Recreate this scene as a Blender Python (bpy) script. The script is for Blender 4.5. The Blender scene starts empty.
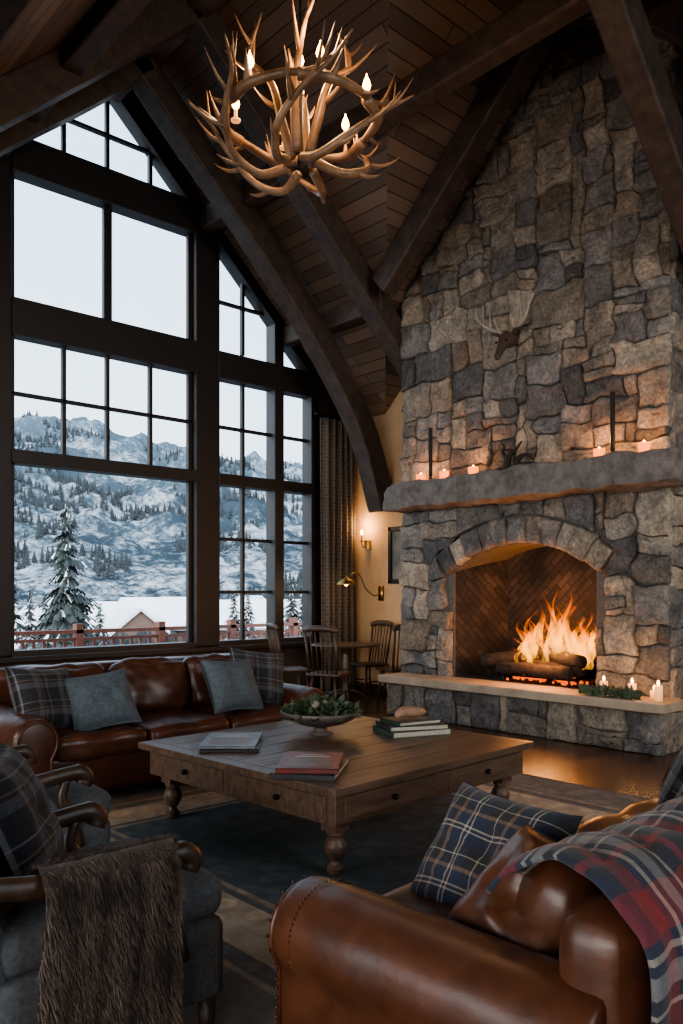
import bpy, math, random
from mathutils import Vector, Matrix, noise, Euler
random.seed(11)
D=bpy.data; SC=bpy.context.scene
V=Vector
def U(a,b): return random.uniform(a,b)
def nz(x,y,z=0.0): return noise.noise(V((x,y,z)))
# ------------------------------------------------------------------ helpers
def link(o,parent=None):
    SC.collection.objects.link(o)
    if parent: o.parent=parent
    return o
def empty(name,loc=(0,0,0),rz=0,parent=None):
    e=D.objects.new(name,None); e.empty_display_size=.1
    e.location=loc; e.rotation_euler=(0,0,rz)
    return link(e,parent)
class MB:
    def __init__(s): s.v=[];s.f=[];s.uv={};s.m=[];s.col=[];s.c=(1,1,1,1)
    def add(s,vs,fs,uvs=None,mi=0):
        n=len(s.v); s.v+= [tuple(p) for p in vs]; s.col+=[s.c]*len(vs)
        for i,f in enumerate(fs):
            if uvs: s.uv[len(s.f)]=[uvs[k] for k in f]
            s.f.append(tuple(k+n for k in f)); s.m.append(mi)
    def box(s,x0,y0,z0,x1,y1,z1,M=None,mi=0):
        vs=[V((x,y,z)) for z in (z0,z1) for y in (y0,y1) for x in (x0,x1)]
        if M: vs=[M@p for p in vs]
        s.add(vs,[(0,2,3,1),(4,5,7,6),(0,1,5,4),(2,6,7,3),(0,4,6,2),(1,3,7,5)],None,mi)
    def beam(s,a,b,w,h,up=(0,0,1)):
        a=V(a);b=V(b);d=(b-a).normalized();up=V(up)
        sd=d.cross(up).normalized(); u2=sd.cross(d)
        vs=[]
        for p in (a,b):
            for i,j in ((-1,-1),(1,-1),(1,1),(-1,1)): vs.append(p+sd*(i*w/2)+u2*(j*h/2))
        s.add(vs,[(0,3,2,1),(4,5,6,7),(0,1,5,4),(1,2,6,5),(2,3,7,6),(3,0,4,7)])
    def prism(s,poly,axis,a,b):
        n=len(poly)
        def mk(p,t): return (p[0],t,p[1]) if axis=='y' else ((t,p[0],p[1]) if axis=='x' else (p[0],p[1],t))
        vs=[mk(p,a) for p in poly]+[mk(p,b) for p in poly]
        fs=[tuple(range(n)),tuple(range(2*n-1,n-1,-1))]+[(i,(i+1)%n,(i+1)%n+n,i+n)[::-1] for i in range(n)]
        s.add(vs,fs)
    def tube(s,pts,rad,n=8,sq=1.0):
        pts=[V(p) for p in pts]
        if not hasattr(rad,'__len__'): rad=[rad]*len(pts)
        t=(pts[1]-pts[0]).normalized()
        a=V((0,0,1)) if abs(t.z)<.9 else V((1,0,0))
        nn=t.cross(a).normalized(); vs=[];fs=[]
        for i,p in enumerate(pts):
            t2=(pts[min(i+1,len(pts)-1)]-pts[max(i-1,0)]).normalized()
            nn=(nn-t2*nn.dot(t2)).normalized(); bb=t2.cross(nn)
            for k in range(n):
                an=2*math.pi*k/n
                vs.append(p+(nn*math.cos(an)+bb*math.sin(an)*sq)*rad[i])
        for i in range(len(pts)-1):
            for k in range(n):
                fs.append((i*n+k,i*n+(k+1)%n,(i+1)*n+(k+1)%n,(i+1)*n+k))
        fs.append(tuple(range(n-1,-1,-1))); L=(len(pts)-1)*n
        fs.append(tuple(range(L,L+n)))
        s.add(vs,fs)
    def lathe(s,prof,n=20,c=(0,0,0),M=None):
        vs=[];fs=[]
        for r,z in prof:
            for k in range(n):
                an=2*math.pi*k/n; p=V((r*math.cos(an),r*math.sin(an),z))
                if M: p=M@p
                vs.append(p+V(c))
        for i in range(len(prof)-1):
            for k in range(n): fs.append((i*n+k,i*n+(k+1)%n,(i+1)*n+(k+1)%n,(i+1)*n+k))
        fs.append(tuple(range(n-1,-1,-1))); L=(len(prof)-1)*n; fs.append(tuple(range(L,L+n)))
        s.add(vs,fs)
    def ball(s,c,r,n=10,sc=(1,1,1)):
        prof=[(max(1e-4,math.sin(math.pi*i/n)),-math.cos(math.pi*i/n)) for i in range(n+1)]
        M=Matrix.Diagonal((r*sc[0],r*sc[1],r*sc[2]))
        s.lathe(prof,n+4,c,M)
    def grid(s,fn,nu,nv,wrap=False):
        vs=[];uv=[];fs=[]
        for j in range(nv+1):
            for i in range(nu+1):
                p,t=fn(i/nu,j/nv); vs.append(p);uv.append(t)
        for j in range(nv):
            for i in range(nu):
                a=j*(nu+1)+i; fs.append((a,a+1,a+nu+2,a+nu+1))
        s.add(vs,fs,uv)
    def softbox(s,c,h,r,puff=(0,0,0),n=14,wr=0.0,M=None,seed=0):
        def cs(t): return math.sin(math.pi/2*(2*t-1))*.5+(2*t-1)*.5
        faces=[(0,1,2,1),(0,1,2,-1),(1,2,0,1),(1,2,0,-1),(2,0,1,1),(2,0,1,-1)]
        for (a,b,cx,sg) in faces:
            def fn(u,v):
                p=[0,0,0]; p[a]=cs(u)*(1 if sg>0 else -1);p[b]=cs(v);p[cx]=sg
                q=V([p[k]*h[k] for k in range(3)])
                cl=V([max(-h[k]+r,min(h[k]-r,q[k])) for k in range(3)])
                d=q-cl
                if d.length>1e-9: d.normalize()
                o=cl+d*r
                for k in range(3):
                    if puff[k]:
                        i2,j2=[m for m in range(3) if m!=k]
                        w=(1-p[i2]**2)*(1-p[j2]**2)
                        o[k]+=puff[k]*w*p[k]
                if wr: 
                    w=nz(o.x*5+seed,o.y*5,o.z*5); o+=d*wr*w
                    w=nz(o.x*14+seed,o.y*9,o.z*14); o+=d*wr*.35*w
                if M: o=M@o
                return o+V(c),(q[a],q[b])
            s.grid(fn,n,n)
    def obj(s,name,mats,parent=None,smooth=False,bevel=0,loc=(0,0,0),rot=(0,0,0),subs=0,col=False,weld=False,solid=0):
        me=D.meshes.new(name); me.from_pydata(s.v,[],s.f)
        if not isinstance(mats,(list,tuple)): mats=[mats]
        for m in mats: me.materials.append(m)
        ul=me.uv_layers.new(name='UVMap')
        for p in me.polygons:
            p.material_index=s.m[p.index]; p.use_smooth=smooth
            if p.index in s.uv:
                for k,li in enumerate(p.loop_indices): ul.data[li].uv=s.uv[p.index][k]
        if col:
            ca=me.color_attributes.new('Col','FLOAT_COLOR','POINT')
            for i,c in enumerate(s.col): ca.data[i].color=c
        me.update()
        o=D.objects.new(name,me); o.location=loc;o.rotation_euler=rot
        link(o,parent)
        if weld:
            m=o.modifiers.new('w','WELD'); m.merge_threshold=.0005
        if solid:
            m=o.modifiers.new('so','SOLIDIFY'); m.thickness=solid; m.offset=0
        if bevel:
            m=o.modifiers.new('b','BEVEL'); m.width=bevel;m.segments=2;m.limit_method='ANGLE'
        if subs:
            m=o.modifiers.new('s','SUBSURF'); m.levels=subs;m.render_levels=subs
        return o
def crom(P,n=6):
    P=[V(p) for p in P]; out=[]
    Q=[P[0]*2-P[1]]+P+[P[-1]*2-P[-2]]
    for i in range(1,len(Q)-2):
        for k in range(n):
            t=k/n;a,b,c,d=Q[i-1:i+3]
            out.append(.5*((2*b)+(c-a)*t+(2*a-5*b+4*c-d)*t*t+(3*b-a-3*c+d)*t**3))
    out.append(P[-1]); return out
# ------------------------------------------------------------------ materials
def mat(name):
    m=D.materials.new(name); m.use_nodes=True
    nt=m.node_tree; return m,nt,nt.nodes['Principled BSDF']
def N(nt,t,**k):
    n=nt.nodes.new(t)
    for a,b in k.items():
        if a in n.inputs.keys(): n.inputs[a].default_value=b
        else: setattr(n,a,b)
    return n
def c4(c): return (c[0],c[1],c[2],1)
def ramp(nt,stops,interp='LINEAR'):
    r=nt.nodes.new('ShaderNodeValToRGB'); r.color_ramp.interpolation=interp
    e=r.color_ramp.elements
    while len(e)>1: e.remove(e[0])
    e[0].position=stops[0][0]; e[0].color=c4(stops[0][1])
    for p,c in stops[1:]:
        x=e.new(p); x.color=c4(c)
    return r
def bump(nt,b,h,st=.3,dist=.02):
    n=N(nt,'ShaderNodeBump',Strength=st,Distance=dist)
    nt.links.new(h,n.inputs['Height']); nt.links.new(n.outputs[0],b.inputs['Normal'])
def simple(name,c,rough=.6,metal=0,c2=None,scale=8,bs=.2,stretch=(1,1,1),bd=.01,detail=6):
    m,nt,b=mat(name); L=nt.links
    tc=N(nt,'ShaderNodeTexCoord'); mp=N(nt,'ShaderNodeMapping'); mp.inputs['Scale'].default_value=stretch
    L.new(tc.outputs['Object'],mp.inputs[0])
    n=N(nt,'ShaderNodeTexNoise',Scale=scale,Detail=detail,Roughness=.62); L.new(mp.outputs[0],n.inputs['Vector'])
    c2=c2 or tuple(x*.6 for x in c)
    r=ramp(nt,[(.3,c2),(.7,c)]); L.new(n.outputs[0],r.inputs[0]); L.new(r.outputs[0],b.inputs['Base Color'])
    b.inputs['Roughness'].default_value=rough; b.inputs['Metallic'].default_value=metal
    if bs: bump(nt,b,n.outputs[0],bs,bd)
    return m
def emis(name,c,s):
    m,nt,b=mat(name); b.inputs['Base Color'].default_value=c4(c)
    b.inputs['Emission Color'].default_value=c4(c); b.inputs['Emission Strength'].default_value=s
    return m
def planks(name,c1,c2,bw,bh,rough=.5,mort=.006,spec=.5,gr=1.0):
    m,nt,b=mat(name); L=nt.links
    uv=N(nt,'ShaderNodeUVMap')
    br=N(nt,'ShaderNodeTexBrick',Scale=1.0); br.offset=.37
    br.inputs['Mortar Size'].default_value=mort; br.inputs['Brick Width'].default_value=bw; br.inputs['Row Height'].default_value=bh
    br.inputs['Color1'].default_value=(0,0,0,1); br.inputs['Color2'].default_value=(1,1,1,1); br.inputs['Mortar'].default_value=(0,0,0,1)
    br.inputs['Mortar Smooth'].default_value=.3
    L.new(uv.outputs[0],br.inputs['Vector'])
    mp=N(nt,'ShaderNodeMapping'); mp.inputs['Scale'].default_value=(1.2,22,1); L.new(uv.outputs[0],mp.inputs[0])
    n=N(nt,'ShaderNodeTexNoise',Scale=2.0,Detail=8,Roughness=.65); L.new(mp.outputs[0],n.inputs['Vector'])
    mx=N(nt,'ShaderNodeMath',operation='MULTIPLY_ADD'); L.new(br.outputs['Color'],mx.inputs[0]); mx.inputs[1].default_value=.5
    sc=N(nt,'ShaderNodeMath',operation='MULTIPLY'); L.new(n.outputs[0],sc.inputs[0]); sc.inputs[1].default_value=.5*gr
    L.new(sc.outputs[0],mx.inputs[2])
    r=ramp(nt,[(.08,c1),(.75,c2)]); L.new(mx.outputs[0],r.inputs[0])
    mm=N(nt,'ShaderNodeMix',data_type='RGBA'); L.new(br.outputs['Fac'],mm.inputs[0]); L.new(r.outputs[0],mm.inputs[6]); mm.inputs[7].default_value=(c1[0]*.15,c1[1]*.15,c1[2]*.15,1)
    L.new(mm.outputs[2],b.inputs['Base Color']); b.inputs['Roughness'].default_value=rough
    b.inputs['Specular IOR Level'].default_value=spec
    sb=N(nt,'ShaderNodeMath',operation='SUBTRACT'); L.new(sc.outputs[0],sb.inputs[0]); L.new(br.outputs['Fac'],sb.inputs[1])
    bump(nt,b,sb.outputs[0],.35,.008)
    return m
def plaid(name,su,sv=None,period=.3,rough=.95):
    m,nt,b=mat(name); L=nt.links; sv=sv or su
    uv=N(nt,'ShaderNodeUVMap'); sx=N(nt,'ShaderNodeSeparateXYZ'); L.new(uv.outputs[0],sx.inputs[0])
    outs=[]
    for ax,st in ((0,su),(1,sv)):
        d=N(nt,'ShaderNodeMath',operation='DIVIDE'); L.new(sx.outputs[ax],d.inputs[0]); d.inputs[1].default_value=period
        f=N(nt,'ShaderNodeMath',operation='FRACT'); L.new(d.outputs[0],f.inputs[0])
        r=ramp(nt,st,'CONSTANT'); L.new(f.outputs[0],r.inputs[0]); outs.append(r)
    mm=N(nt,'ShaderNodeMix',data_type='RGBA'); mm.inputs[0].default_value=.5
    L.new(outs[0].outputs[0],mm.inputs[6]); L.new(outs[1].outputs[0],mm.inputs[7])
    n=N(nt,'ShaderNodeTexNoise',Scale=60.0,Detail=3); L.new(uv.outputs[0],n.inputs['Vector'])
    m2=N(nt,'ShaderNodeMix',data_type='RGBA',blend_type='MULTIPLY'); m2.inputs[0].default_value=.6
    rr=ramp(nt,[(.3,(.55,.55,.55)),(.7,(1,1,1))]); L.new(n.outputs[0],rr.inputs[0])
    L.new(mm.outputs[2],m2.inputs[6]); L.new(rr.outputs[0],m2.inputs[7])
    L.new(m2.outputs[2],b.inputs['Base Color']); b.inputs['Roughness'].default_value=rough
    b.inputs['Sheen Weight'].default_value=.1
    bump(nt,b,n.outputs[0],.4,.004)
    return m
M_beam=simple('dark_timber',(.064,.042,.031),.6,c2=(.020,.014,.011),scale=3,stretch=(3,3,3),bs=.5,bd=.02)
M_frame=simple('window_frame_wood',(.013,.010,.009),.5,c2=(.006,.005,.004),scale=6,bs=.15)
M_ceil=planks('ceiling_planks',(.042,.029,.022),(.145,.099,.072),1.9,.15,.65,.006)
M_floor=planks('floor_planks',(.034,.016,.009),(.12,.058,.030),1.6,.14,.27,.003)
M_plast=simple('plaster',(.42,.29,.17),.85,c2=(.33,.22,.13),scale=3,bs=.15)
M_dwall=simple('wall_panel_wood',(.04,.025,.018),.6,scale=3,stretch=(8,8,1),bs=.3)
M_leather=simple('brown_leather',(.100,.036,.019),.36,c2=(.040,.014,.008),scale=5,bs=.18,bd=.015)
M_leather2=simple('cognac_leather',(.108,.040,.019),.36,c2=(.042,.015,.008),scale=6,bs=.22,bd=.015)
M_brass=simple('brass',(.50,.33,.13),.35,1,bs=.05)
M_nail=simple('aged_brass',(.16,.10,.05),.4,1,bs=.05)
M_iron=simple('black_iron',(.012,.011,.010),.5,.6,bs=.1)
M_table=simple('aged_table_wood',(.165,.102,.068),.42,c2=(.050,.031,.022),scale=5,stretch=(.5,6,3),bs=.35,bd=.012,detail=9)
M_chairwood=simple('walnut',(.07,.040,.025),.42,c2=(.028,.016,.010),scale=8,stretch=(2,2,1),bs=.15)
M_grey=simple('grey_upholstery',(.12,.128,.138),.95,c2=(.065,.07,.078),scale=60,bs=.4,bd=.004)
M_bluegrey=simple('bluegrey_linen',(.095,.122,.142),.95,c2=(.055,.072,.086),scale=45,bs=.4,bd=.004)
M_antler=simple('antler_bone',(.27,.16,.088),.42,c2=(.085,.047,.024),scale=7,bs=.3,bd=.01)
M_antler2=simple('antler_pale',(.32,.29,.255),.55,c2=(.15,.125,.10),scale=9,bs=.3,bd=.01)
M_mantel=simple('mantel_stone',(.20,.18,.168),.85,c2=(.068,.061,.056),scale=8,bs=1.0,bd=.05,detail=10)
M_slab=simple('hearth_slab',(.38,.30,.225),.65,c2=(.23,.18,.13),scale=5,bs=.4,bd=.01)
M_mortar=simple('mortar',(.12,.11,.10),.95,c2=(.065,.06,.054),scale=20,bs=.6)
M_snow=simple('snow',(.46,.51,.56),.8,c2=(.36,.42,.48),scale=.5,bs=.2)
M_rail=simple('rail_wood',(.20,.075,.050),.6,bs=.1)
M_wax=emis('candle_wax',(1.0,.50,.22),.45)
M_flamec=emis('candle_flame',(1.0,.45,.10),16)
M_bulb=emis('bulb_glow',(1.0,.46,.11),17)
M_glow=emis('tealight_glass',(.9,.20,.035),2.0)
M_leaf=simple('leaf_green',(.075,.105,.055),.6,c2=(.035,.055,.028),scale=20,bs=0)
M_char=simple('charred_log',(.035,.023,.017),.9,c2=(.007,.005,.004),scale=10,bs=.8,bd=.02)
def stone_mat():
    m,nt,b=mat('field_stone'); L=nt.links
    ca=N(nt,'ShaderNodeAttribute',attribute_name='Col'); tc=N(nt,'ShaderNodeTexCoord')
    n1=N(nt,'ShaderNodeTexNoise',Scale=5.0,Detail=12,Roughness=.75); n2=N(nt,'ShaderNodeTexNoise',Scale=30.0,Detail=8,Roughness=.75)
    L.new(tc.outputs['Object'],n1.inputs['Vector']);L.new(tc.outputs['Object'],n2.inputs['Vector'])
    r1=ramp(nt,[(.32,(.42,.41,.41)),(.5,(.92,.89,.87)),(.70,(1.6,1.47,1.32))]); L.new(n1.outputs[0],r1.inputs[0])
    r2=ramp(nt,[(.34,(.45,.45,.45)),(.64,(1.3,1.3,1.3))]); L.new(n2.outputs[0],r2.inputs[0])
    a=N(nt,'ShaderNodeMix',data_type='RGBA',blend_type='MULTIPLY'); a.inputs[0].default_value=1
    L.new(ca.outputs[0],a.inputs[6]);L.new(r1.outputs[0],a.inputs[7])
    a2=N(nt,'ShaderNodeMix',data_type='RGBA',blend_type='MULTIPLY'); a2.inputs[0].default_value=.95
    L.new(a.outputs[2],a2.inputs[6]);L.new(r2.outputs[0],a2.inputs[7])
    L.new(a2.outputs[2],b.inputs['Base Color']); b.inputs['Roughness'].default_value=.85
    ad=N(nt,'ShaderNodeMath',operation='MULTIPLY_ADD'); L.new(n2.outputs[0],ad.inputs[0]); ad.inputs[1].default_value=.35; L.new(n1.outputs[0],ad.inputs[2])
    bump(nt,b,ad.outputs[0],1.0,.12)
    return m
M_stone=stone_mat()
# ------------------------------------------------------------------ room dims
YW=8.4; XW=7.8; XR=4.15; ZR=7.2; SL=.93; YC=4.04; YB=-6.0; XL=-5.0
XE=2*XR-XW
def roof(x): return ZR-SL*abs(x-XR)
ZE=roof(XW)
mb=MB(); mb.add([(XL,YB,0),(XW,YB,0),(XW,YW,0),(XL,YW,0)],[(0,1,2,3)],[(XL,YB),(XW,YB),(XW,YW),(XL,YW)])
mb.add([(XL,YB,-.15),(XW,YB,-.15),(XW,YW,-.15),(XL,YW,-.15)],[(3,2,1,0)])
mb.obj('floor',M_floor)
k=math.sqrt(1+SL*SL); mb=MB()
def cp(pts,mode):
    if mode=='y': uv=[(p[1],abs(p[0]-XR)*k) for p in pts]
    elif mode=='x': uv=[(p[0],abs(p[1]-YC)*k+3.1) for p in pts]
    else: uv=[(p[1],p[0]) for p in pts]
    mb.add(pts,[tuple(range(len(pts)))],uv)
yv1=YC+(XW-XR); yv2=YC-(XW-XR)
cp([(XR,YC,ZR),(XR,YW,ZR),(XW,YW,ZE),(XW,yv1,ZE)],'y')
cp([(XR,YC,ZR),(XW,yv2,ZE),(XW,YB,ZE),(XR,YB,ZR)],'y')
cp([(XR,YC,ZR),(XW,yv1,ZE),(XW,YC,ZR)],'x')
cp([(XR,YC,ZR),(XW,YC,ZR),(XW,yv2,ZE)],'x')
cp([(XR,YW,ZR),(XR,YB,ZR),(XE,YB,ZE),(XE,YW,ZE)],'y')
cp([(XE,YW,ZE),(XE,YB,ZE),(XL,YB,ZE),(XL,YW,ZE)],'f')
mb.obj('ceiling',M_ceil)
# walls
mb=MB(); mb.prism([(YB,0),(YW,0),(YW,ZE),(yv1,ZE),(YC,ZR),(yv2,ZE),(YB,ZE)],'x',XW,XW+.15); mb.obj('wall_fireplace',M_plast)
mb=MB()
LY0,LY1=-5.2,7.6
mb.box(XL-.15,YB,0,XL,YW,.6);mb.box(XL-.15,YB,3.5,XL,YW,ZE);mb.box(XL-.15,YB,.6,XL,LY0,3.5);mb.box(XL-.15,LY1,.6,XL,YW,3.5)
mb.obj('wall_left',M_plast)
mb=MB()
mb.box(XL,YB-.15,0,XW,YB,.75)
mb.prism([(7.1,.75),(XW,.75),(XW,ZE),(7.1,roof(7.1))],'y',YB-.15,YB)
mb.prism([(XL,.75),(1.2,.75),(1.2,roof(1.2)),(XE,ZE),(XL,ZE)],'y',YB-.15,YB)
mb.obj('wall_back',M_plast)
mb=MB()
mb.box(XL,YW,0,XW,YW+.2,.75)
mb.prism([(7.1,.75),(XW,.75),(XW,ZE),(7.1,roof(7.1))],'y',YW,YW+.2)
mb.prism([(XL,.75),(1.2,.75),(1.2,roof(1.2)),(XE,ZE),(XL,ZE)],'y',YW,YW+.2)
mb.obj('wall_window',M_dwall)
# ---- windows
def win(name,xl,xr,vm,rows,slope=True,bars=()):
    mb=MB(); y0,y1=YW-.06,YW+.14
    for x0,x1 in vm: mb.prism([(x0,.75),(x1,.75),(x1,roof(x1)),(x0,roof(x0))],'y',y0,y1)
    for z0,z1 in rows: mb.box(xl,y0-.01,z0,xr,y1-.01,z1)
    for b in bars:
        mb.box(b[0],YW+.02,b[1],b[2],YW+.08,b[3])
    return mb
w=.045; h=w/2
xm=[3.06+ (5.24-3.06)*t for t in (.27,.5,.745)]
B=[]
for x in xm: B.append((x-h,2.86,x+h,4.05))
B.append((3.06,3.43,5.24,3.47)); B.append((xm[1]-.05,4.4,xm[1]+.05,5.7))
for x in xm: B.append((x-h,6.05,x+h,roof(x)))
B.append((3.4,6.48,4.9,6.52))
B+= [(3.06,.75,3.12,6.0),(5.18,.75,5.24,6.0)]
mb=win('window_1',3.06,5.24,[],[(.70,.80),(2.72,2.86),(4.03,4.41),(5.70,6.08)],bars=B)
mb.prism([(3.0,roof(3.0)),(XR,ZR),(5.3,roof(5.3)),(5.3,roof(5.3)-.22),(XR,ZR-.22),(3.0,roof(3.0)-.22)],'y',YW-.07,YW+.13)
mb.obj('window_1',M_frame,bevel=.008)
def side(name,s):
    X=lambda x: x if s>0 else 2*XR-x
    def bx(a,z0,b,z1): 
        a,b=sorted((X(a),X(b))); return (a,z0,b,z1)
    B=[bx(5.99-h,.75,5.99+h,2.75),bx(5.99-h,2.86,5.99+h,4.05),bx(5.99-h,4.4,5.99+h,roof(5.99)-.1),
       bx(5.58,3.43,7.1,3.47),bx(5.58,1.38,7.1,1.42),bx(5.58,2.04,7.1,2.08),bx(5.58,4.98,6.4,5.02)]
    a,b=sorted((X(5.56),X(7.12)))
    vm=[tuple(sorted((X(5.24),X(5.58)))),tuple(sorted((X(6.43),X(6.58)))),tuple(sorted((X(7.05),X(7.12))))]
    mb=win(name,a,b,vm,[(.70,.80),(2.72,2.86),(4.03,4.36)],bars=B)
    pa,pb=X(5.3),X(7.8)
    mb.prism([(pa,roof(5.3)),(pb,roof(7.8)),(pb,roof(7.8)-.2),(pa,roof(5.3)-.2)],'y',YW-.07,YW+.13)
    mb.obj(name,M_frame,bevel=.008)
side('window_2',1); side('window_3',-1)
mb=MB()
n_=8
for i in range(n_+1): 
    y=LY0+(LY1-LY0)*i/n_; mb.box(XL-.12,y-.03,.6,XL-.04,y+.03,3.5)
mb.box(XL-.12,LY0,.58,XL+.02,LY1,.64);mb.box(XL-.12,LY0,3.44,XL-.02,LY1,3.5);mb.box(XL-.12,LY0,2.3,XL-.04,LY1,2.35)
mb.obj('fill_window_left',M_frame)  # unseen window band added in the left wall to let in fill light
mb=MB()
for x in (1.2,2.7,3.06,4.15,5.24,5.6,7.1): mb.prism([(x-.05,.75),(x+.05,.75),(x+.05,roof(x+.05)),(x-.05,roof(x-.05))],'y',YB-.12,YB-.02)
for z in (.75,2.8,4.3): mb.box(1.2,YB-.12,z-.05,7.1,YB-.02,z+.05)
mb.box(2.6,YB-.12,5.6,5.7,YB-.02,5.7)
mb.obj('fill_window_back',M_frame)  # unseen gable window added behind the camera for fill light
mb=MB(); mb.box(XL,YW-.14,.68,7.1,YW,.74); mb.obj('trim_1',M_frame,bevel=.01)
mb=MB(); mb.box(XL,YW-.02,0,XW,YW,.14); mb.obj('baseboard_window',M_dwall)
mb=MB(); mb.box(XW-.02,6.6,0,XW,YW,.14);mb.box(XW-.02,YB,0,XW,3.3,.14); mb.obj('baseboard_fireplace',M_dwall)
# ---- beams
RB=empty('roof_beams')
def bobj(nm,mb,bev=.02): return mb.obj(nm,M_beam,RB,bevel=bev)
mb=MB(); mb.beam((XR,YB,ZR-.16),(XR,YW,ZR-.16),.24,.32); mb.beam((XR,YC,ZR-.14),(XW,YC,ZR-.14),.22,.28); bobj('ridge',mb)
for i,y in enumerate((6.68,3.05,.2,-2.6)):
    mb=MB()
    for sgn in (1,-1):
        xe=XW if sgn>0 else XE
        mb.beam((XR,y,ZR-.2),(xe,y,roof(xe)-.2),.24,.30)
    bobj('truss_%d'%i,mb)
mb=MB()
x=5.4; z=roof(x)-.14
mb.beam((x,YB,z),(x,YW,z),.19,.26); mb.beam((2*XR-x,YB,z),(2*XR-x,YW,z),.19,.26)
x=6.65; z=roof(x)-.12
mb.beam((x,YB,z),(x,YC-(x-XR),z),.17,.24);mb.beam((x,YC+(x-XR),z),(x,YW,z),.17,.24);mb.beam((2*XR-x,YB,z),(2*XR-x,YW,z),.17,.24)
bobj('purlins',mb)
mb=MB()
q=2.35
mb.beam((6.45,YC,ZR-.2),(6.45,YC+q,ZR-.2-q*SL),.2,.28);mb.beam((6.45,YC,ZR-.2),(6.45,YC-q,ZR-.2-q*SL),.2,.28)
bobj('cross_rafters',mb)
def arch(sgn):
    P=[(4.02,6.93),(4.72,6.28),(5.65,5.45),(6.56,4.50),(7.30,3.50),(7.68,2.5)]
    P=[(XR-(p[0]-4.0) if sgn<0 else p[0],p[1]) for p in P]
    C=crom([V((p[0],7.62,p[1])) for p in P],7)
    vs=[];fs=[];w=.13
    for i,p in enumerate(C):
        t=(C[min(i+1,len(C)-1)]-C[max(0,i-1)]).normalized(); n=V((t.z,0,-t.x)); hh=.15
        for a,b in ((-1,-1),(1,-1),(1,1),(-1,1)): vs.append(p+V((0,w*a,0))+n*(hh*b))
    for i in range(len(C)-1):
        for k2 in range(4): fs.append((i*4+k2,i*4+(k2+1)%4,i*4+4+(k2+1)%4,i*4+4+k2))
    fs.append((0,1,2,3)); L=len(vs)-4; fs.append((L,L+1,L+2,L+3))
    mb=MB(); mb.add(vs,fs); return mb
bobj('arch_right',arch(1)); bobj('arch_left',arch(-1))
# ------------------------------------------------------------------ stones
PAL=[(.42,.385,.34),(.335,.32,.305),(.49,.43,.355),(.25,.255,.26),(.375,.34,.295),(.52,.465,.39),(.305,.29,.275),(.44,.395,.34),(.20,.20,.205),(.42,.35,.28),(.35,.34,.335),(.47,.42,.355)]
def clip(poly,a,b,c):
    out=[]
    for i in range(len(poly)):
        p,q=poly[i],poly[(i+1)%len(poly)]
        dp=a*p[0]+b*p[1]-c; dq=a*q[0]+b*q[1]-c
        if dp<=0: out.append(p)
        if (dp<0 and dq>0) or (dp>0 and dq<0):
            t=dp/(dp-dq); out.append((p[0]+(q[0]-p[0])*t,p[1]+(q[1]-p[1])*t))
    return out
def area(p): return .5*sum(p[i][0]*p[(i+1)%len(p)][1]-p[(i+1)%len(p)][0]*p[i][1] for i in range(len(p)))
def stone(mb,poly,fn,depth,gap=.008):
    if len(poly)<3 or abs(area(poly))<.004: return
    if area(poly)<0: poly=poly[::-1]
    xs=[p[0] for p in poly]; ys=[p[1] for p in poly]
    cx=(min(xs)+max(xs))/2; cy=(min(ys)+max(ys))/2; hx=(max(xs)-min(xs))/2; hy=(max(ys)-min(ys))/2
    def inset(p,g): return (cx+(p[0]-cx)*max(.3,1-g/hx),cy+(p[1]-cy)*max(.3,1-g/hy))
    q=[]
    for i in range(len(poly)):
        a,b=poly[i],poly[(i+1)%len(poly)]
        L=math.hypot(b[0]-a[0],b[1]-a[1])
        if L<.008: continue
        n=max(1,int(L/.035))
        for k2 in range(n): 
            t=(k2+.5)/n if n==1 else (k2+.15)/(n-.7)
            q.append((a[0]+(b[0]-a[0])*t,a[1]+(b[1]-a[1])*t))
    if len(q)<4: return
    sd=random.random()*100; j=[]
    for p in q:
        w=nz(p[0]*8+sd,p[1]*8)*.016+nz(p[0]*28+sd,p[1]*28)*.010
        j.append(inset(p,gap-w*.6))
    n=len(j); vs=[];fs=[]
    tx,ty=U(-.13,.13),U(-.13,.13)
    for g_,d_ in ((0,0),(0.0,depth*.80),(.008,depth*.98),(.035,depth*1.03),(.075,depth*1.04),(.115,depth*1.04)):
        for p in j:
            x,y=inset(p,g_)
            dd=d_
            if d_>0: dd+= nz(x*6+sd,y*6,3)*.040+nz(x*16+sd,y*16,7)*.020+((x-cx)*tx+(y-cy)*ty)
            vs.append(fn(x,y,dd))
    vs.append(fn(cx,cy,depth*1.05+nz(cx*6+sd,cy*6,3)*.03))
    for r_ in range(5):
        for i in range(n): fs.append((r_*n+i,r_*n+(i+1)%n,(r_+1)*n+(i+1)%n,(r_+1)*n+i))
    for i in range(n): fs.append((5*n+i,5*n+(i+1)%n,6*n))
    c=random.choice(PAL); g=U(.60,1.08); mb.c=(c[0]*g,c[1]*g,c[2]*g,1)
    mb.add(vs,fs)
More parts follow.
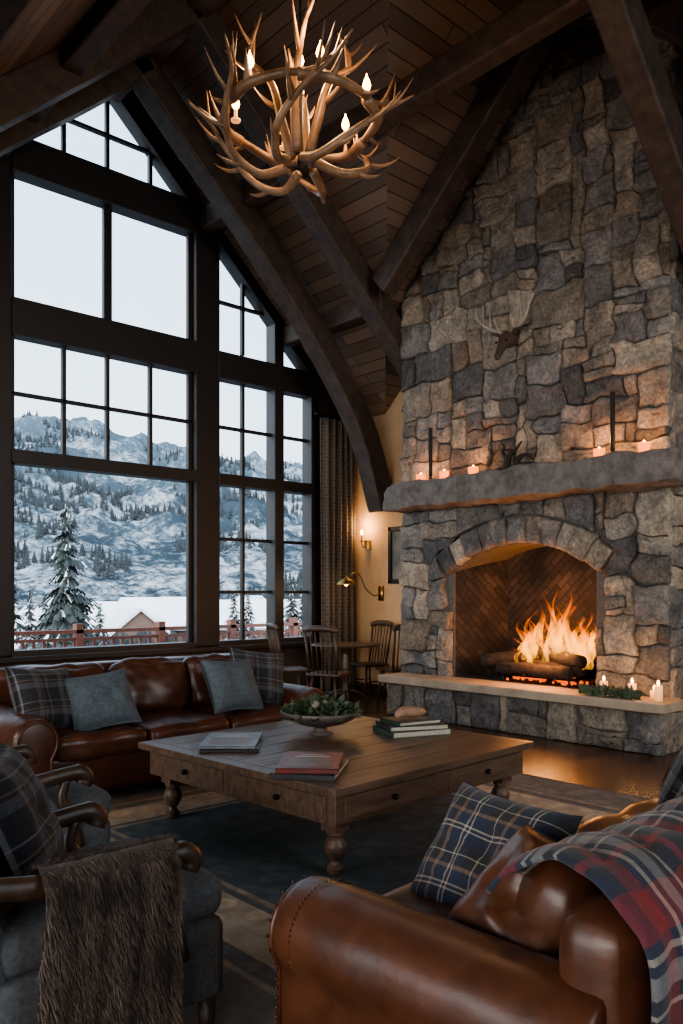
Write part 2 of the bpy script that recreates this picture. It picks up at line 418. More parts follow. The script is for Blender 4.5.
def tiling(x0,x1,y0,y1,ux=.108,uy=.090,mw=(2,5),mh=(2,4)):
    nx=max(1,round((x1-x0)/ux)); ny=max(1,round((y1-y0)/uy)); ux=(x1-x0)/nx; uy=(y1-y0)/ny
    occ=[[0]*nx for _ in range(ny)]
    jit={}
    sx,sy=U(0,99),U(0,99)
    def gp(i,j):
        if (i,j) not in jit:
            wx=nz(i*.31+sx,j*.31,1)*.055; wy=nz(i*.31+sy,j*.31,9)*.06
            jx=U(-.024,.024)+wx; jy=U(-.021,.021)+wy
            if i in (0,nx): jx=0
            if j in (0,ny): jy=0
            jit[(i,j)]=(x0+i*ux+jx,y0+j*uy+jy)
        return jit[(i,j)]
    cells=[]
    for j in range(ny):
        for i in range(nx):
            if occ[j][i]: continue
            W=random.choice((mw[0],mw[0]+1,mw[0]+1,mw[1]-1,mw[1])); H=random.choice((mh[0],mh[0],mh[0]+1,mh[1]))
            if random.random()<.14: H=1
            if random.random()<.12: W=max(1,W-2)
            w_=0
            while w_<W and i+w_<nx and not occ[j][i+w_]: w_+=1
            if i+w_<nx and not occ[j][i+w_] and (i+w_+1>=nx or occ[j][i+w_+1]): w_+=1
            H=min(H,ny-j)
            if ny-j-H==1: H+=1
            for b in range(H):
                for a in range(w_): occ[j+b][i+a]=1
            c=[gp(i+a,j) for a in range(w_)]+[gp(i+w_,j+b) for b in range(H)]+[gp(i+w_-a,j+H) for a in range(w_)]+[gp(i,j+H-b) for b in range(H)]
            cells.append(c)
    return cells
Y0,Y1=3.35,6.54; FC=4.945; FR=.875; AR=1.507; AZ=.393
FP=empty('stone_fireplace')
XF=7.0
arc=[(FC-AR*math.cos(math.radians(125.5-71*i/16)),AZ+AR*math.sin(math.radians(125.5-71*i/16))) for i in range(1,16)]
arc.sort(key=lambda p:p[0])
poly=[(Y0,0),(FC-FR,0),(FC-FR,1.62)]+arc+[(FC+FR,1.62),(FC+FR,0),(Y1,0),(Y1,ZR-SL*(Y1-YC)),(YC,ZR),(Y0,ZR-SL*(YC-Y0))]
mb=MB(); mb.prism(poly,'x',XF,XW-.005)
mb.obj('mortar_core',M_mortar,FP)
def push(s,hh):
    dy=s-FC
    if hh<1.56 and abs(dy)<FR+.01: return (FC+math.copysign(FR+.01,dy),hh)
    r=math.hypot(dy,hh-AZ)
    if hh>=1.5 and r<1.80 and abs(math.atan2(dy,hh-AZ))<math.radians(40):
        q=1.80/r; return (FC+dy*q,AZ+(hh-AZ)*q)
    return (s,hh)
mb=MB()
fnF=lambda s,hh,d:(XF-d,s,hh)
for c in tiling(Y0-.03,Y1+.03,0,2.36):
    cx=sum(p[0] for p in c)/len(c); cy=sum(p[1] for p in c)/len(c)
    ins=sum(1 for p in c if push(*p)!=p)
    if ins==len(c) or push(cx,cy)!=(cx,cy) and ins>len(c)*.6: continue
    c=[push(*p) for p in c]
    stone(mb,c,fnF,U(.05,.085))
a0=-38; n=11
bd=[a0+76*i/n+ (U(-1.2,1.2) if 0<i<n else 0) for i in range(n+1)]
for i in range(n):
    A,Bb=math.radians(bd[i]),math.radians(bd[i+1]); r0=1.51; r1=1.80+U(-.03,.0)
    q=[(FC+r0*math.sin(A),AZ+r0*math.cos(A)),(FC+r0*math.sin(Bb),AZ+r0*math.cos(Bb)),(FC+r1*math.sin(Bb),AZ+r1*math.cos(Bb)),(FC+r1*math.sin(A),AZ+r1*math.cos(A))]
    stone(mb,q,fnF,U(.07,.10),.006)
for c in tiling(Y0-.03,Y1+.03,2.60,7.2,mw=(2,5),mh=(2,4)):
    c=clip(c,SL,1,ZR+SL*YC-.03)
    if c: c=clip(c,-SL,1,ZR-SL*YC-.03)
    if c: stone(mb,c,fnF,U(.05,.085))
fnR=lambda s,hh,d:(s,Y0-d,hh)
for c in tiling(XF-.04,XW,0,6.5): stone(mb,c,fnR,U(.03,.06))
fnL=lambda s,hh,d:(s,Y1+d,hh)
for c in tiling(XF-.04,XW,0,4.85): stone(mb,c,fnL,U(.03,.06))
fnH=lambda s,hh,d:(6.66-d,s,hh)
for c in tiling(3.26,6.5,0,.365,.11,.09,(2,4),(2,4)): stone(mb,c,fnH,U(.03,.05))
fnH2=lambda s,hh,d:(s,3.27-d,hh)
for c in tiling(6.64,7.0,0,.365,.12,.12,(1,3),(1,2)): stone(mb,c,fnH2,U(.02,.04))
fnH3=lambda s,hh,d:(s,6.49+d,hh)
for c in tiling(6.64,7.0,0,.365,.12,.12,(1,3),(1,2)): stone(mb,c,fnH3,U(.02,.04))
mb.obj('stones',M_stone,FP,smooth=True,col=True)
mb=MB(); mb.box(6.66,3.27,0,XF,6.49,.37); mb.obj('hearth_core',M_mortar,FP)
mb=MB(); mb.softbox((6.76,4.88,.415),(.22,1.69,.045),.014,n=24,wr=.006); mb.obj('hearth_slab',M_slab,FP,smooth=True)
mb=MB(); mb.softbox((6.79,4.80,2.475),(.22,1.70,.145),.025,n=56,wr=.045); mb.obj('mantel',M_mantel,FP,smooth=True)
def brickmat():
    m,nt,b=mat('firebrick'); L=nt.links
    uv=N(nt,'ShaderNodeUVMap'); mp=N(nt,'ShaderNodeMapping'); mp.inputs['Rotation'].default_value=(0,0,math.radians(45)); L.new(uv.outputs[0],mp.inputs[0])
    br=N(nt,'ShaderNodeTexBrick',Scale=1.0); br.inputs['Brick Width'].default_value=.22;br.inputs['Row Height'].default_value=.075;br.inputs['Mortar Size'].default_value=.006
    br.inputs['Color1'].default_value=(.055,.038,.030,1);br.inputs['Color2'].default_value=(.018,.014,.012,1);br.inputs['Mortar'].default_value=(.010,.008,.007,1)
    L.new(mp.outputs[0],br.inputs[0])
    n=N(nt,'ShaderNodeTexNoise',Scale=3.0,Detail=5); L.new(uv.outputs[0],n.inputs['Vector']); rr=ramp(nt,[(.35,(.25,.25,.25)),(.65,(1.2,1.15,1.1))]); L.new(n.outputs[0],rr.inputs[0])
    mx=N(nt,'ShaderNodeMix',data_type='RGBA',blend_type='MULTIPLY'); mx.inputs[0].default_value=1; L.new(br.outputs[0],mx.inputs[6]); L.new(rr.outputs[0],mx.inputs[7])
    L.new(mx.outputs[2],b.inputs['Base Color']); b.inputs['Roughness'].default_value=.9
    inv=N(nt,'ShaderNodeMath',operation='SUBTRACT'); inv.inputs[0].default_value=1; L.new(br.outputs['Fac'],inv.inputs[1])
    bump(nt,b,inv.outputs[0],.6,.01); return m
M_fb=brickmat()
mb=MB(); a,b=FC-FR+.004,FC+FR-.004; a2,b2=FC-.60,FC+.60; x0,x1=XF+.02,7.62
def q4(p,uv): mb.add(p,[(0,1,2,3)],uv)
q4([(x0,b,.46),(x1,b2,.46),(x1,b2,1.95),(x0,b,1.95)],[(0,0),(.7,0),(.7,1.5),(0,1.5)])
q4([(x0,a,.46),(x1,a2,.46),(x1,a2,1.95),(x0,a,1.95)],[(0,0),(-.7,0),(-.7,1.5),(0,1.5)])
q4([(x1,a2,.46),(x1,b2,.46),(x1,b2,1.95),(x1,a2,1.95)],[(0,0),(1.2,0),(1.2,1.5),(0,1.5)])
q4([(x0-.02,a,.462),(x0-.02,b,.462),(x1,b2,.462),(x1,a2,.462)],[(0,0),(1.8,0),(1.8,.7),(0,.7)])
mb.obj('firebox_bricks',M_fb,FP)
mb=MB(); mb.box(XF-.06,a,.3,x1,b,.458); mb.obj('firebox_floor',M_mortar,FP)
LG=empty('log_fire',(7.20,4.78,.462))
mb=MB()
for (p,q,r) in [((-.05,-.5,.17),(.0,.50,.15),.085),((.12,-.48,.16),(.10,.55,.19),.08),((-.18,.66,.20),(.08,-.05,.30),.07),((-.14,-.52,.25),(.10,.30,.32),.065),((0,-.1,.32),(.12,.50,.40),.055),((-.18,-.42,.14),(-.16,.45,.14),.065),((-.06,-.40,.28),(.08,.10,.40),.045)]:
    p=V(p);q=V(q); pts=[p.lerp(q,i/8)+V((nz(i*.7,p.x*9)*.02,0,nz(i*.7,p.y*9,4)*.02)) for i in range(9)]
    mb.tube(pts,[r*(1+.15*nz(i*.9,p.z*20)) for i in range(9)],10)
mb.obj('logs',M_char,LG,smooth=True)
mb=MB()
for y in (-.45,-.27,-.09,.09,.27,.45): mb.tube([(-.22,y,.18),(-.22,y,.08),(.22,y,.08)],.012,6)
for x in (-.18,.18):
    mb.tube([(x,-.5,.07),(x,.5,.07)],.012,6)
    for y in (-.4,.4): mb.tube([(x,y,.07),(x,y,0)],.012,6)
mb.obj('grate',M_iron,LG)
mb=MB(); 
for i in range(60): mb.ball((U(-.10,.18),U(-.45,.40),U(.01,.05)),U(.012,.028),5)
mb.obj('embers',emis('ember_glow',(1.0,.16,.02),.8),LG)
def flamemat():
    m=D.materials.new('flame'); m.use_nodes=True; nt=m.node_tree; nt.nodes.clear(); L=nt.links
    out=N(nt,'ShaderNodeOutputMaterial'); em=N(nt,'ShaderNodeEmission'); tr=N(nt,'ShaderNodeBsdfTransparent'); mx=N(nt,'ShaderNodeMixShader')
    uv=N(nt,'ShaderNodeUVMap'); sx=N(nt,'ShaderNodeSeparateXYZ'); L.new(uv.outputs[0],sx.inputs[0])
    r=ramp(nt,[(0,(1,.42,.04)),(.45,(1,.31,.02)),(.8,(1,.16,.007)),(1,(.8,.07,.003))]); L.new(sx.outputs[1],r.inputs[0]); L.new(r.outputs[0],em.inputs[0])
    st=ramp(nt,[(0,(.30,)*3),(.3,(1,)*3),(.8,(.5,)*3),(1,(.15,)*3)]); L.new(sx.outputs[1],st.inputs[0])
    ms=N(nt,'ShaderNodeMath',operation='MULTIPLY'); L.new(st.outputs[0],ms.inputs[0]); ms.inputs[1].default_value=3.8; L.new(ms.outputs[0],em.inputs[1])
    tc=N(nt,'ShaderNodeTexCoord'); mp=N(nt,'ShaderNodeMapping'); mp.inputs['Scale'].default_value=(9,9,2.6); L.new(tc.outputs['Object'],mp.inputs[0])
    n=N(nt,'ShaderNodeTexNoise',Scale=1.3,Detail=4,Distortion=1.0); L.new(mp.outputs[0],n.inputs['Vector'])
    al=ramp(nt,[(.36,(0,)*3),(.62,(.38,)*3)]); L.new(n.outputs[0],al.inputs[0])
    ed=ramp(nt,[(0,(1,)*3),(.5,(1,)*3),(1,(0,)*3)]); L.new(sx.outputs[1],ed.inputs[0])
    am=N(nt,'ShaderNodeMath',operation='MULTIPLY'); L.new(al.outputs[0],am.inputs[0]); L.new(ed.outputs[0],am.inputs[1])
    L.new(am.outputs[0],mx.inputs[0]); L.new(tr.outputs[0],mx.inputs[1]); L.new(em.outputs[0],mx.inputs[2]); L.new(mx.outputs[0],out.inputs[0])
    return m
M_flame=flamemat()
mb=MB()
def tongue(x,y,z,H,W,ph):
    def fn(u,v):
        w=W*(math.sin(math.pi*min(1,.18+v*.82))**.8)*(1-v*.75)
        sx=.05*math.sin(v*5+ph)*v*1.6; sy=.10*math.sin(v*6+ph*1.7)*v
        an=u*2*math.pi
        return V((x+sx+w*.45*math.cos(an),y+sy+w*math.sin(an),z+H*v)),(u,v)
    mb.grid(fn,10,16)
for i in range(56):
    y=U(-.54,.28); hh=(.78-.9*abs(y+.18))*U(.45,1.12)
    tongue(U(-.14,.12),y,.18+U(-.02,.14),max(.14,hh),U(.025,.075),U(0,6))
mb.obj('flames',M_flame,LG,smooth=True)
def plight(name,loc,e,c,r=.03,parent=None):
    l=D.lights.new(name,'POINT'); l.energy=e;l.color=c;l.shadow_soft_size=r
    o=D.objects.new(name,l); o.location=loc; return link(o,parent)
plight('fire_light',(-.06,-.15,.50),52,(1,.37,.10),.16,LG)
plight('fire_light_low',(-.36,-.1,.44),24,(1,.40,.13),.10,LG)
# ------------------------------------------------------------------ mantel items
ZM=2.62
def candlestick(y,x=6.76):
    e=empty('candlestick',(x,y,ZM-.005)); mb=MB()
    mb.lathe([(.055,0),(.055,.012),(.02,.025),(.014,.06),(.022,.075),(.022,.59),(.02,.60),(.004,.605)],14); mb.obj('black_candle',M_iron,e,smooth=False)
candlestick(5.96); candlestick(3.77)
def tealight(x,y,z,light=2.2):
    e=empty('tealight_candle',(x,y,z)); mb=MB()
    mb.lathe([(.036,0),(.050,.01),(.055,.10),(.050,.101),(.045,.02),(.001,.018)],14); mb.obj('glass_cup',M_glow,e,smooth=True)
    mb=MB(); mb.ball((0,0,.095),.014,6,(1,1,2)); mb.obj('flame',M_flamec,e)
    if light: plight('glow',(0,0,.19),light,(1,.42,.14),.03,e)
for y,l in ((6.11,2.8),(5.77,0),(5.37,3.8),(3.91,4.2),(3.475,5.0)): tealight(6.77,y,ZM-.005,l)
e=empty('driftwood_sculpture',(6.78,4.83,ZM-.01)); mb=MB()
mb.tube(crom([(0,-.27,.03),(.0,-.1,.06),(.02,.08,.05),(0,.27,.03)]),[.03]*19,8)
mb.tube(crom([(0,.12,.04),(0,.10,.16),(.01,.02,.22),(0,-.06,.30)]),[.045-.0022*i for i in range(19)],8)
mb.tube(crom([(0,.02,.05),(0,-.04,.14),(.01,-.12,.16),(0,-.2,.10)]),[.035-.0015*i for i in range(19)],8)
mb.tube(crom([(0,.12,.14),(0,.17,.22),(.01,.16,.27),(0,.19,.32)]),[.022-.001*i for i in range(19)],6)
mb.obj('driftwood',M_char,e,smooth=True)
def antler(mb,P,r0,tines,n=7):
    C=crom(P,6); L=len(C)
    mb.tube(C,[max(.003,r0*(1-.80*(i/(L-1))**1.4)) for i in range(L)],n)
    for t,d,ln in tines:
        p=C[int(t*(L-1))]; d=V(d).normalized()
        r=r0*(1-.6*t)*.78
        T=crom([p,p+d*ln*.4-V((0,0,ln*.04)),p+d*ln*.75+V((0,0,ln*.06)),p+d*ln+V((0,0,ln*.2))],4)
        mb.tube(T,[max(.002,r*(1-.93*(i/(len(T)-1))**1.2)) for i in range(len(T))],6)
# trophy
e=empty('deer_antler_mount',(6.90,4.96,3.86)); mb=MB()
mb.tube(crom([(.02,0,.12),(-.08,0,.12),(-.17,-.01,.06),(-.25,-.02,-.04),(-.31,-.03,-.13)]),[.05,.06,.07,.078,.082,.085,.087,.086,.083,.080,.074,.068,.062,.055,.05,.046,.044,.042,.040,.038,.036,.035,.034,.030,.02],12)
for s in (1,-1): mb.tube(crom([(-.10,s*.06,.15),(-.12,s*.13,.19),(-.14,s*.20,.19)]),[.02,.028,.034,.038,.04,.038,.034,.028,.022,.014,.008,.004,.002],8,.4)
mb.obj('head',simple('hide_brown',(.065,.040,.028),.8,scale=14,bs=.5),e,smooth=True)
mb=MB()
for s in (1,-1): mb.ball((-.20,s*.062,.075),.014,8)
mb.obj('eyes',M_iron,e,smooth=True)
mb=MB()
for s in (1,-1):
    antler(mb,[(-.10,s*.04,.17),(-.09,s*.12,.22),(-.12,s*.23,.28),(-.18,s*.32,.38),(-.18,s*.33,.52)],.028,[(.20,(-.7,s*.1,.8),.16),(.42,(-.2,s*.0,1),.22),(.6,(-.2,-s*.1,1),.20),(.78,(0,s*.6,.8),.12)])
mb.obj('antlers',M_antler2,e,smooth=True)
# ------------------------------------------------------------------ chandelier
CHL=empty('antler_chandelier',(3.09,3.76,4.19)); CHL.scale=(.97,.97,.95); mb=MB()
for i in range(6):
    a=2*math.pi*i/6+.25; rr=lambda r,da,z:(r*math.cos(a+da),r*math.sin(a+da),z)
    antler(mb,[rr(.10,-.3,-.24),rr(.26,.05,-.29),rr(.43,.35,-.20),rr(.52,.70,-.04),rr(.58,.95,.08),rr(.70,1.05,.18)],.030,
      [(.30,rr(1,.5,-.05),.17),(.50,rr(1,.5,.25),.24),(.68,rr(1,.9,.8),.22),(.82,rr(.3,2.4,.9),.16)])
for i in range(6):
    a=2*math.pi*i/6+.55; rr=lambda r,da,z:(r*math.cos(a+da),r*math.sin(a+da),z)
    antler(mb,[rr(.46,-.75,.04),rr(.48,-.35,.03),rr(.46,.1,.05),rr(.49,.5,.06),rr(.64,.75,.15)],.036,
      [(.25,rr(.6,.3,.9),.15),(.55,rr(1,.4,-.3),.12),(.8,rr(.5,1.3,.9),.20)])
for i in range(4):
    a=2*math.pi*i/4+.5; rr=lambda r,da,z:(r*math.cos(a+da),r*math.sin(a+da),z)
    antler(mb,[rr(.06,0,-.18),rr(.12,.1,.06),rr(.18,.3,.28),rr(.31,.45,.42),rr(.25,.7,.66)],.032,
      [(.35,rr(.9,0,.7),.22),(.60,rr(1,.2,.5),.28),(.72,rr(.2,2.5,.9),.2),(.85,rr(1,1.0,.9),.16)])
mb.obj('antlers',M_antler,CHL,smooth=True)
mb=MB(); mb.tube([(0,0,-.26),(0,0,.4)],.018,8)
zt=(roof(3.09)-4.19)/.95
mb.tube([(0,0,.4),(0,0,zt)],.008,6)
mb.lathe([(.07,zt-.06),(.06,zt),(.01,zt)],12)
mb.obj('rod',M_iron,CHL)
mb=MB();mc=MB()
BP=[(.42,.1,.10),(.42,1.15,.10),(.42,2.2,.10),(.42,3.25,.10),(.42,4.3,.10),(.42,5.3,.10),(.15,.9,.22),(.15,4.0,.22)]
for r,a,z in BP:
    x,y=r*math.cos(a),r*math.sin(a)
    mc.lathe([(.03,z-.01),(.032,z),(.012,z+.005),(.012,z+.06),(.004,z+.065)],10,(x,y,0))
    mb.lathe([(.004,z+.06),(.020,z+.082),(.026,z+.10),(.018,z+.13),(.007,z+.155),(.002,z+.175)],12,(x,y,0))
mc.obj('candle_sleeves',M_wax,CHL,smooth=True); mb.obj('flame_bulbs',M_bulb,CHL,smooth=True)
for j in (0,2,4,6): 
    r,a,z=BP[j]; plight('bulb_light',(r*math.cos(a),r*math.sin(a),z+.26),14,(1,.60,.30),.03,CHL)
# ------------------------------------------------------------------ sofas
def pillow(name,loc,rot,w,hh,t,m,parent=None,seed=0):
    if len(rot)==4:
        n_=V(rot[:3]).normalized(); q=n_.to_track_quat('Z','Y'); q=q@Euler((0,0,rot[3])).to_quaternion(); rot=q.to_euler()
    mb=MB()
    for sg in (1,-1):
        def fn(u,v):
            x,y=2*u-1,2*v-1
            x=math.sin(x*math.pi/2)*.5+x*.5; y=math.sin(y*math.pi/2)*.5+y*.5
            th=t/2*max(0,((1-x**4)*(1-y**4)))**.55
            px=x*w/2*(1-.10*(1-y*y)); py=y*hh/2*(1-.10*(1-x*x))
            nn=nz(x*2.2+seed,y*2.2,seed)*.03*(1-x*x)*(1-y*y)+nz(x*6+seed,y*5,seed)*.010*(1-x**4)*(1-y**4)
            return V((px,py,(th*sg+nn))),(x*w/2,y*hh/2)
        mb.grid(fn,22,22)
    return mb.obj(name,m,parent,smooth=True,loc=loc,rot=rot,weld=True)
def sofa(name,loc,rz,W,Dp,m,ncush=3,armr=.15,armh=.63,backh=.88,nails=True,bt=.11):
    e=empty(name,loc,rz); hw=W/2; aw=armr*2
    mb=MB(); mb.softbox((0,.02,.22),(hw-.06,Dp/2-.05,.13),.03,n=12); mb.obj('base',m,e,smooth=True,weld=True)
    mb=MB(); iw=W-2*aw+.06; cw=iw/ncush
    for i in range(ncush):
        mb.softbox((-iw/2+cw*(i+.5),-.10,.395),(cw/2-.004,Dp/2-.13,.08),.055,puff=(0,0,.03),n=22,wr=.018,seed=i*7)
    mb.obj('seat_cushions',m,e,smooth=True,weld=True)
    mb=MB(); mb.softbox((0,Dp/2-.02-bt,(backh+.1)/2),(hw-.10,bt,(backh-.12)/2),min(.075,bt-.005),n=22,wr=.012)
    mb.obj('back_frame',m,e,smooth=True,weld=True)
    mb=MB()
    for i in range(ncush):
        M=Matrix.Rotation(math.radians(-12),3,'X')
        mb.softbox((-iw/2+cw*(i+.5),Dp/2-.33,backh-.215),(cw/2-.006,.09,.205),.075,puff=(0,.05,.02),n=22,wr=.030,M=M,seed=i*5+3)
    mb.obj('back_cushions',m,e,smooth=True,weld=True)
    for s in (-1,1):
        prof=[(-.105,.10),(-.105,armh-armr*1.75)]
        for k2 in range(15):
            an=math.radians(215-250*k2/14); prof.append((armr*math.cos(an),armh-armr+armr*math.sin(an)))
        prof+=[(.105,armh-armr*1.75),(.105,.10)]
        cx=s*(hw-armr); mb=MB(); y0,y1=-Dp/2+.0,Dp/2-.06; ny=26; n=len(prof)
        vs=[];fs=[]
        for j in range(ny+1):
            t=j/ny; y=y0+(y1-y0)*t
            f=1.0-.10*max(0,(.12-t)/.12)**2
            for p in prof:
                zc=armh*.55; w_=1+.04*nz(p[0]*9+s,y*6,p[1]*4)+.018*nz(p[0]*14+s,y*20,p[1]*10)
                vs.append((cx+p[0]*f*w_,y,zc+(p[1]-zc)*(1-.04*max(0,(.12-t)/.12)**2)+.02*t*(p[1]>.35)+.008*nz(p[0]*8,y*9,s)))
        for j in range(ny):
            for k2 in range(n): fs.append((j*n+k2,j*n+(k2+1)%n,(j+1)*n+(k2+1)%n,(j+1)*n+k2))
        fs.append(tuple(range(n-1,-1,-1))); fs.append(tuple(range(ny*n,ny*n+n)))
        mb.add(vs,fs); mb.obj('arm_%d'%(1 if s<0 else 2),m,e,smooth=True,bevel=.02)
        mb=MB(); fr=[V((cx+p[0]*.84,y0-.004,armh*.55+(p[1]-armh*.55)*.9)) for p in prof]
        mb.tube(fr,.009,6); mb.obj('piping',m,e,smooth=True)
        if nails:
            mb=MB()
            P2=[V((cx+p[0]*.95,y0-.003,armh*.55+(p[1]-armh*.55)*.965)) for p in prof]
            for a_,b_ in zip(P2[:-1],P2[1:]):
                L=(b_-a_).length; q=max(1,int(L/.024))
                for t in range(q): mb.ball(a_.lerp(b_,t/q),.0045,4)
            for j in range(40):
                y=y0+.10; an=math.radians(200-230*j/39)
                mb.ball((cx+(armr+.001)*math.cos(an),y,armh-armr+(armr+.001)*math.sin(an)+.004),.0038,4)
            mb.obj('nailheads',M_nail,e,smooth=True)
    mb=MB()
    for x in (-hw+.15,hw-.15):
        for y in (-Dp/2+.1,Dp/2-.12): mb.lathe([(.022,0),(.035,.03),(.03,.06),(.042,.10)],12,(x,y,0))
    mb.obj('feet',M_chairwood,e,smooth=True)
    return e
S1=sofa('leather_sofa',(3.08,5.42,.0),0,2.55,1.02,M_leather,3)
S2=sofa('leather_sofa',(2.62,1.27,.011),math.pi,2.56,1.02,M_leather2,2,armr=.14,armh=.585,backh=.76,bt=.085)
navy=(.018,.026,.050); cream=(.38,.34,.28); red=(.22,.020,.022); dk=(.020,.021,.026); tan=(.18,.12,.08); gry=(.09,.10,.12)
M_pl1=plaid('plaid_navy_cream',[(0,navy),(.22,cream),(.25,navy),(.30,cream),(.33,navy),(.55,tan),(.62,dk),(.80,cream),(.82,dk)],period=.19)
M_pl2=plaid('plaid_dark',[(0,dk),(.3,gry),(.5,dk),(.56,tan),(.60,dk),(.8,(.20,.20,.21)),(.83,dk)],period=.20)
M_pl3=plaid('plaid_throw',[(0,navy),(.16,red),(.34,navy),(.40,cream),(.44,navy),(.50,(.24,.23,.22)),(.62,dk),(.70,cream),(.73,dk),(.86,red),(.93,dk)],period=.34)
r=math.radians
pillow('plaid_pillow',(2.14,5.26,.69),(r(68),r(4),r(18)),.50,.46,.20,M_pl2,seed=1)
pillow('bluegrey_pillow',(2.50,5.18,.66),(r(60),r(-6),r(-4)),.48,.42,.18,M_bluegrey,seed=2)
pillow('plaid_pillow',(3.92,5.32,.71),(r(70),r(8),r(-14)),.50,.46,.18,M_pl2,seed=3)
pillow('bluegrey_pillow',(3.58,5.18,.68),(r(62),r(3),r(6)),.50,.44,.18,M_bluegrey,seed=4)
pillow('plaid_pillow',(1.93,1.47,.60),(-.78,-.02,.60,r(86)),.44,.44,.20,M_pl1,seed=5)
pillow('leather_pillow',(1.72,1.17,.61),(-.66,.05,.74,r(80)),.38,.38,.19,M_leather2,seed=6)
pillow('bluegrey_plaid_pillow',(3.42,1.42,.68),(r(-66),r(6),r(-16)),.50,.46,.20,M_pl2,seed=8)
mb=MB()
pp=[(1.15,.70),(1.09,.76),(1.02,.80),(.96,.812),(.90,.812),(.83,.80),(.755,.72),(.74,.55),(.738,.36),(.742,.18)]
C=crom([V((0,a,b)) for a,b in pp],5); acc=[0]
for a,b in zip(C[:-1],C[1:]): acc.append(acc[-1]+(b-a).length)
def fn(u,v):
    i=v*(len(C)-1); k0=min(int(i),len(C)-2); t=i-k0; p=C[k0].lerp(C[k0+1],t); L=acc[k0]*(1-t)+acc[k0+1]*t
    x=1.455+.95*u+ .02*math.sin(v*6.0)+.16*max(0,.3-v)
    fold=.016*math.sin(u*19+v*2)+.020*nz(u*4,v*4)
    out=V((0,-1,0)) if v>.62 else V((0,.25,1))
    return V((x,p.y,p.z))+out*(abs(fold)+.008),(u*.95,L)
mb.grid(fn,44,60)
TH=empty('plaid_throw'); mb.obj('blanket',M_pl3,TH,smooth=True,solid=.012)
mb=MB()
for i in range(90):
    p,_=fn(i/89,1.0); mb.tube([p,p+V((U(-.01,.01),-.003,-.04)),p+V((U(-.015,.015),0,-.08))],.0028,4)
mb.obj('fringe',simple('fringe_wool',(.25,.22,.19),.95,bs=0),TH)
# ------------------------------------------------------------------ coffee table
CT=empty('coffee_table',(3.34,3.71,.011),r(3)); a,b=.87,.86
mb=MB()
for i in range(8):
    y0=-b+2*b*i/8; mb.box(-a+.09,y0+.001,.425,a-.09,y0+2*b/8-.001,.465)
mb.box(-a,-b,.425,-a+.088,b,.465); mb.box(a-.088,-b,.425,a,b,.465)
mb.obj('top',M_table,CT,bevel=.004)
mb=MB(); ia,ib=a-.05,b-.05
mb.box(-ia,-ib,.27,ia,ib,.424); mb.obj('apron',M_table,CT,bevel=.006)
mb=MB();kb=MB()
for s in (-1,1):
    for j in (-1,1):
        c=j*ia/2
        mb.box(c-ia/2+.06,s*ib-.008,.292,c+ia/2-.06,s*ib+.008,.405)
        kb.ball((c,s*(ib+.025),.348),.016,8); kb.tube([(c,s*ib,.348),(c,s*(ib+.02),.348)],.006,6)
        mb.box(s*ia-.008,j*ib/2-ib/2+.06,.292,s*ia+.008,j*ib/2+ib/2-.06,.405)
        kb.ball((s*(ia+.025),j*ib/2,.348),.016,8); kb.tube([(s*ia,j*ib/2,.348),(s*(ia+.02),j*ib/2,.348)],.006,6)
mb.obj('drawer_fronts',M_table,CT,bevel=.005); kb.obj('knobs',M_iron,CT,smooth=True)
mb=MB()
for sx in (-1,1):
    for sy in (-1,1):
        c=(sx*(ia-.10),sy*(ib-.10),0)
        mb.box(c[0]-.05,c[1]-.05,.22,c[0]+.05,c[1]+.05,.28)
        mb.lathe([(.025,0),(.042,.015),(.045,.035),(.03,.055),(.026,.07),(.040,.085),(.056,.12),(.058,.145),(.045,.175),(.032,.19),(.045,.20),(.045,.222)],18,c)
mb.obj('turned_legs',M_table,CT,smooth=False)
ZT=.476
M_pg=simple('paper',(.45,.41,.34),.9,scale=80,bs=0)
M_red=simple('book_red',(.20,.024,.020),.4,c2=(.06,.018,.015),scale=9,bs=0)
M_blk=simple('book_dark',(.03,.03,.035),.4,bs=0,scale=12)
M_blu=simple('book_photo_cover',(.10,.13,.16),.4,c2=(.22,.23,.24),bs=0,scale=10)
M_grn=simple('book_green',(.04,.07,.05),.5,bs=0)
M_ttl=simple('cover_light',(.38,.36,.32),.5,c2=(.32,.30,.26),bs=0)
M_land=simple('cover_landscape',(.22,.10,.06),.4,c2=(.04,.05,.06),scale=22,bs=0)
def book(parent,w,d,hh,loc,rz,cm,pm,deco=True):
    M=Matrix.Rotation(rz,4,'Z'); M.translation=V(loc); mb=MB()
    mb.box(-w/2,-d/2,0,w/2,d/2,.004,M);mb.box(-w/2,-d/2,hh-.004,w/2,d/2,hh,M);mb.box(-w/2,-d/2,0,-w/2+.004,d/2,hh,M)
    mb.box(-w/2+.004,-d/2+.005,.004,w/2-.006,d/2-.005,hh-.004,M,1)
    if deco:
        mb.box(-w*.40,-d*.36,hh,w*.10,d*.36,hh+.0006,M,3); mb.box(w*.18,-d*.30,hh,w*.24,d*.30,hh+.0006,M,2); mb.box(w*.30,-d*.2,hh,w*.33,d*.2,hh+.0006,M,2)
    return mb.obj('book',[cm,pm,M_ttl,M_land],parent)
e=empty('book_stack',(2.70,3.20,ZT))
book(e,.44,.33,.030,(0,0,0),r(38),M_blk,M_pg,False); book(e,.42,.31,.026,(.0,.0,.030),r(44),M_red,M_pg)
e=empty('magazine_stack',(2.80,4.06,ZT))
book(e,.48,.34,.020,(0,0,0),r(52),M_blk,M_pg,False); book(e,.46,.33,.016,(.0,.0,.020),r(48),M_blu,M_pg)
e=empty('book_stack',(3.92,3.62,ZT))
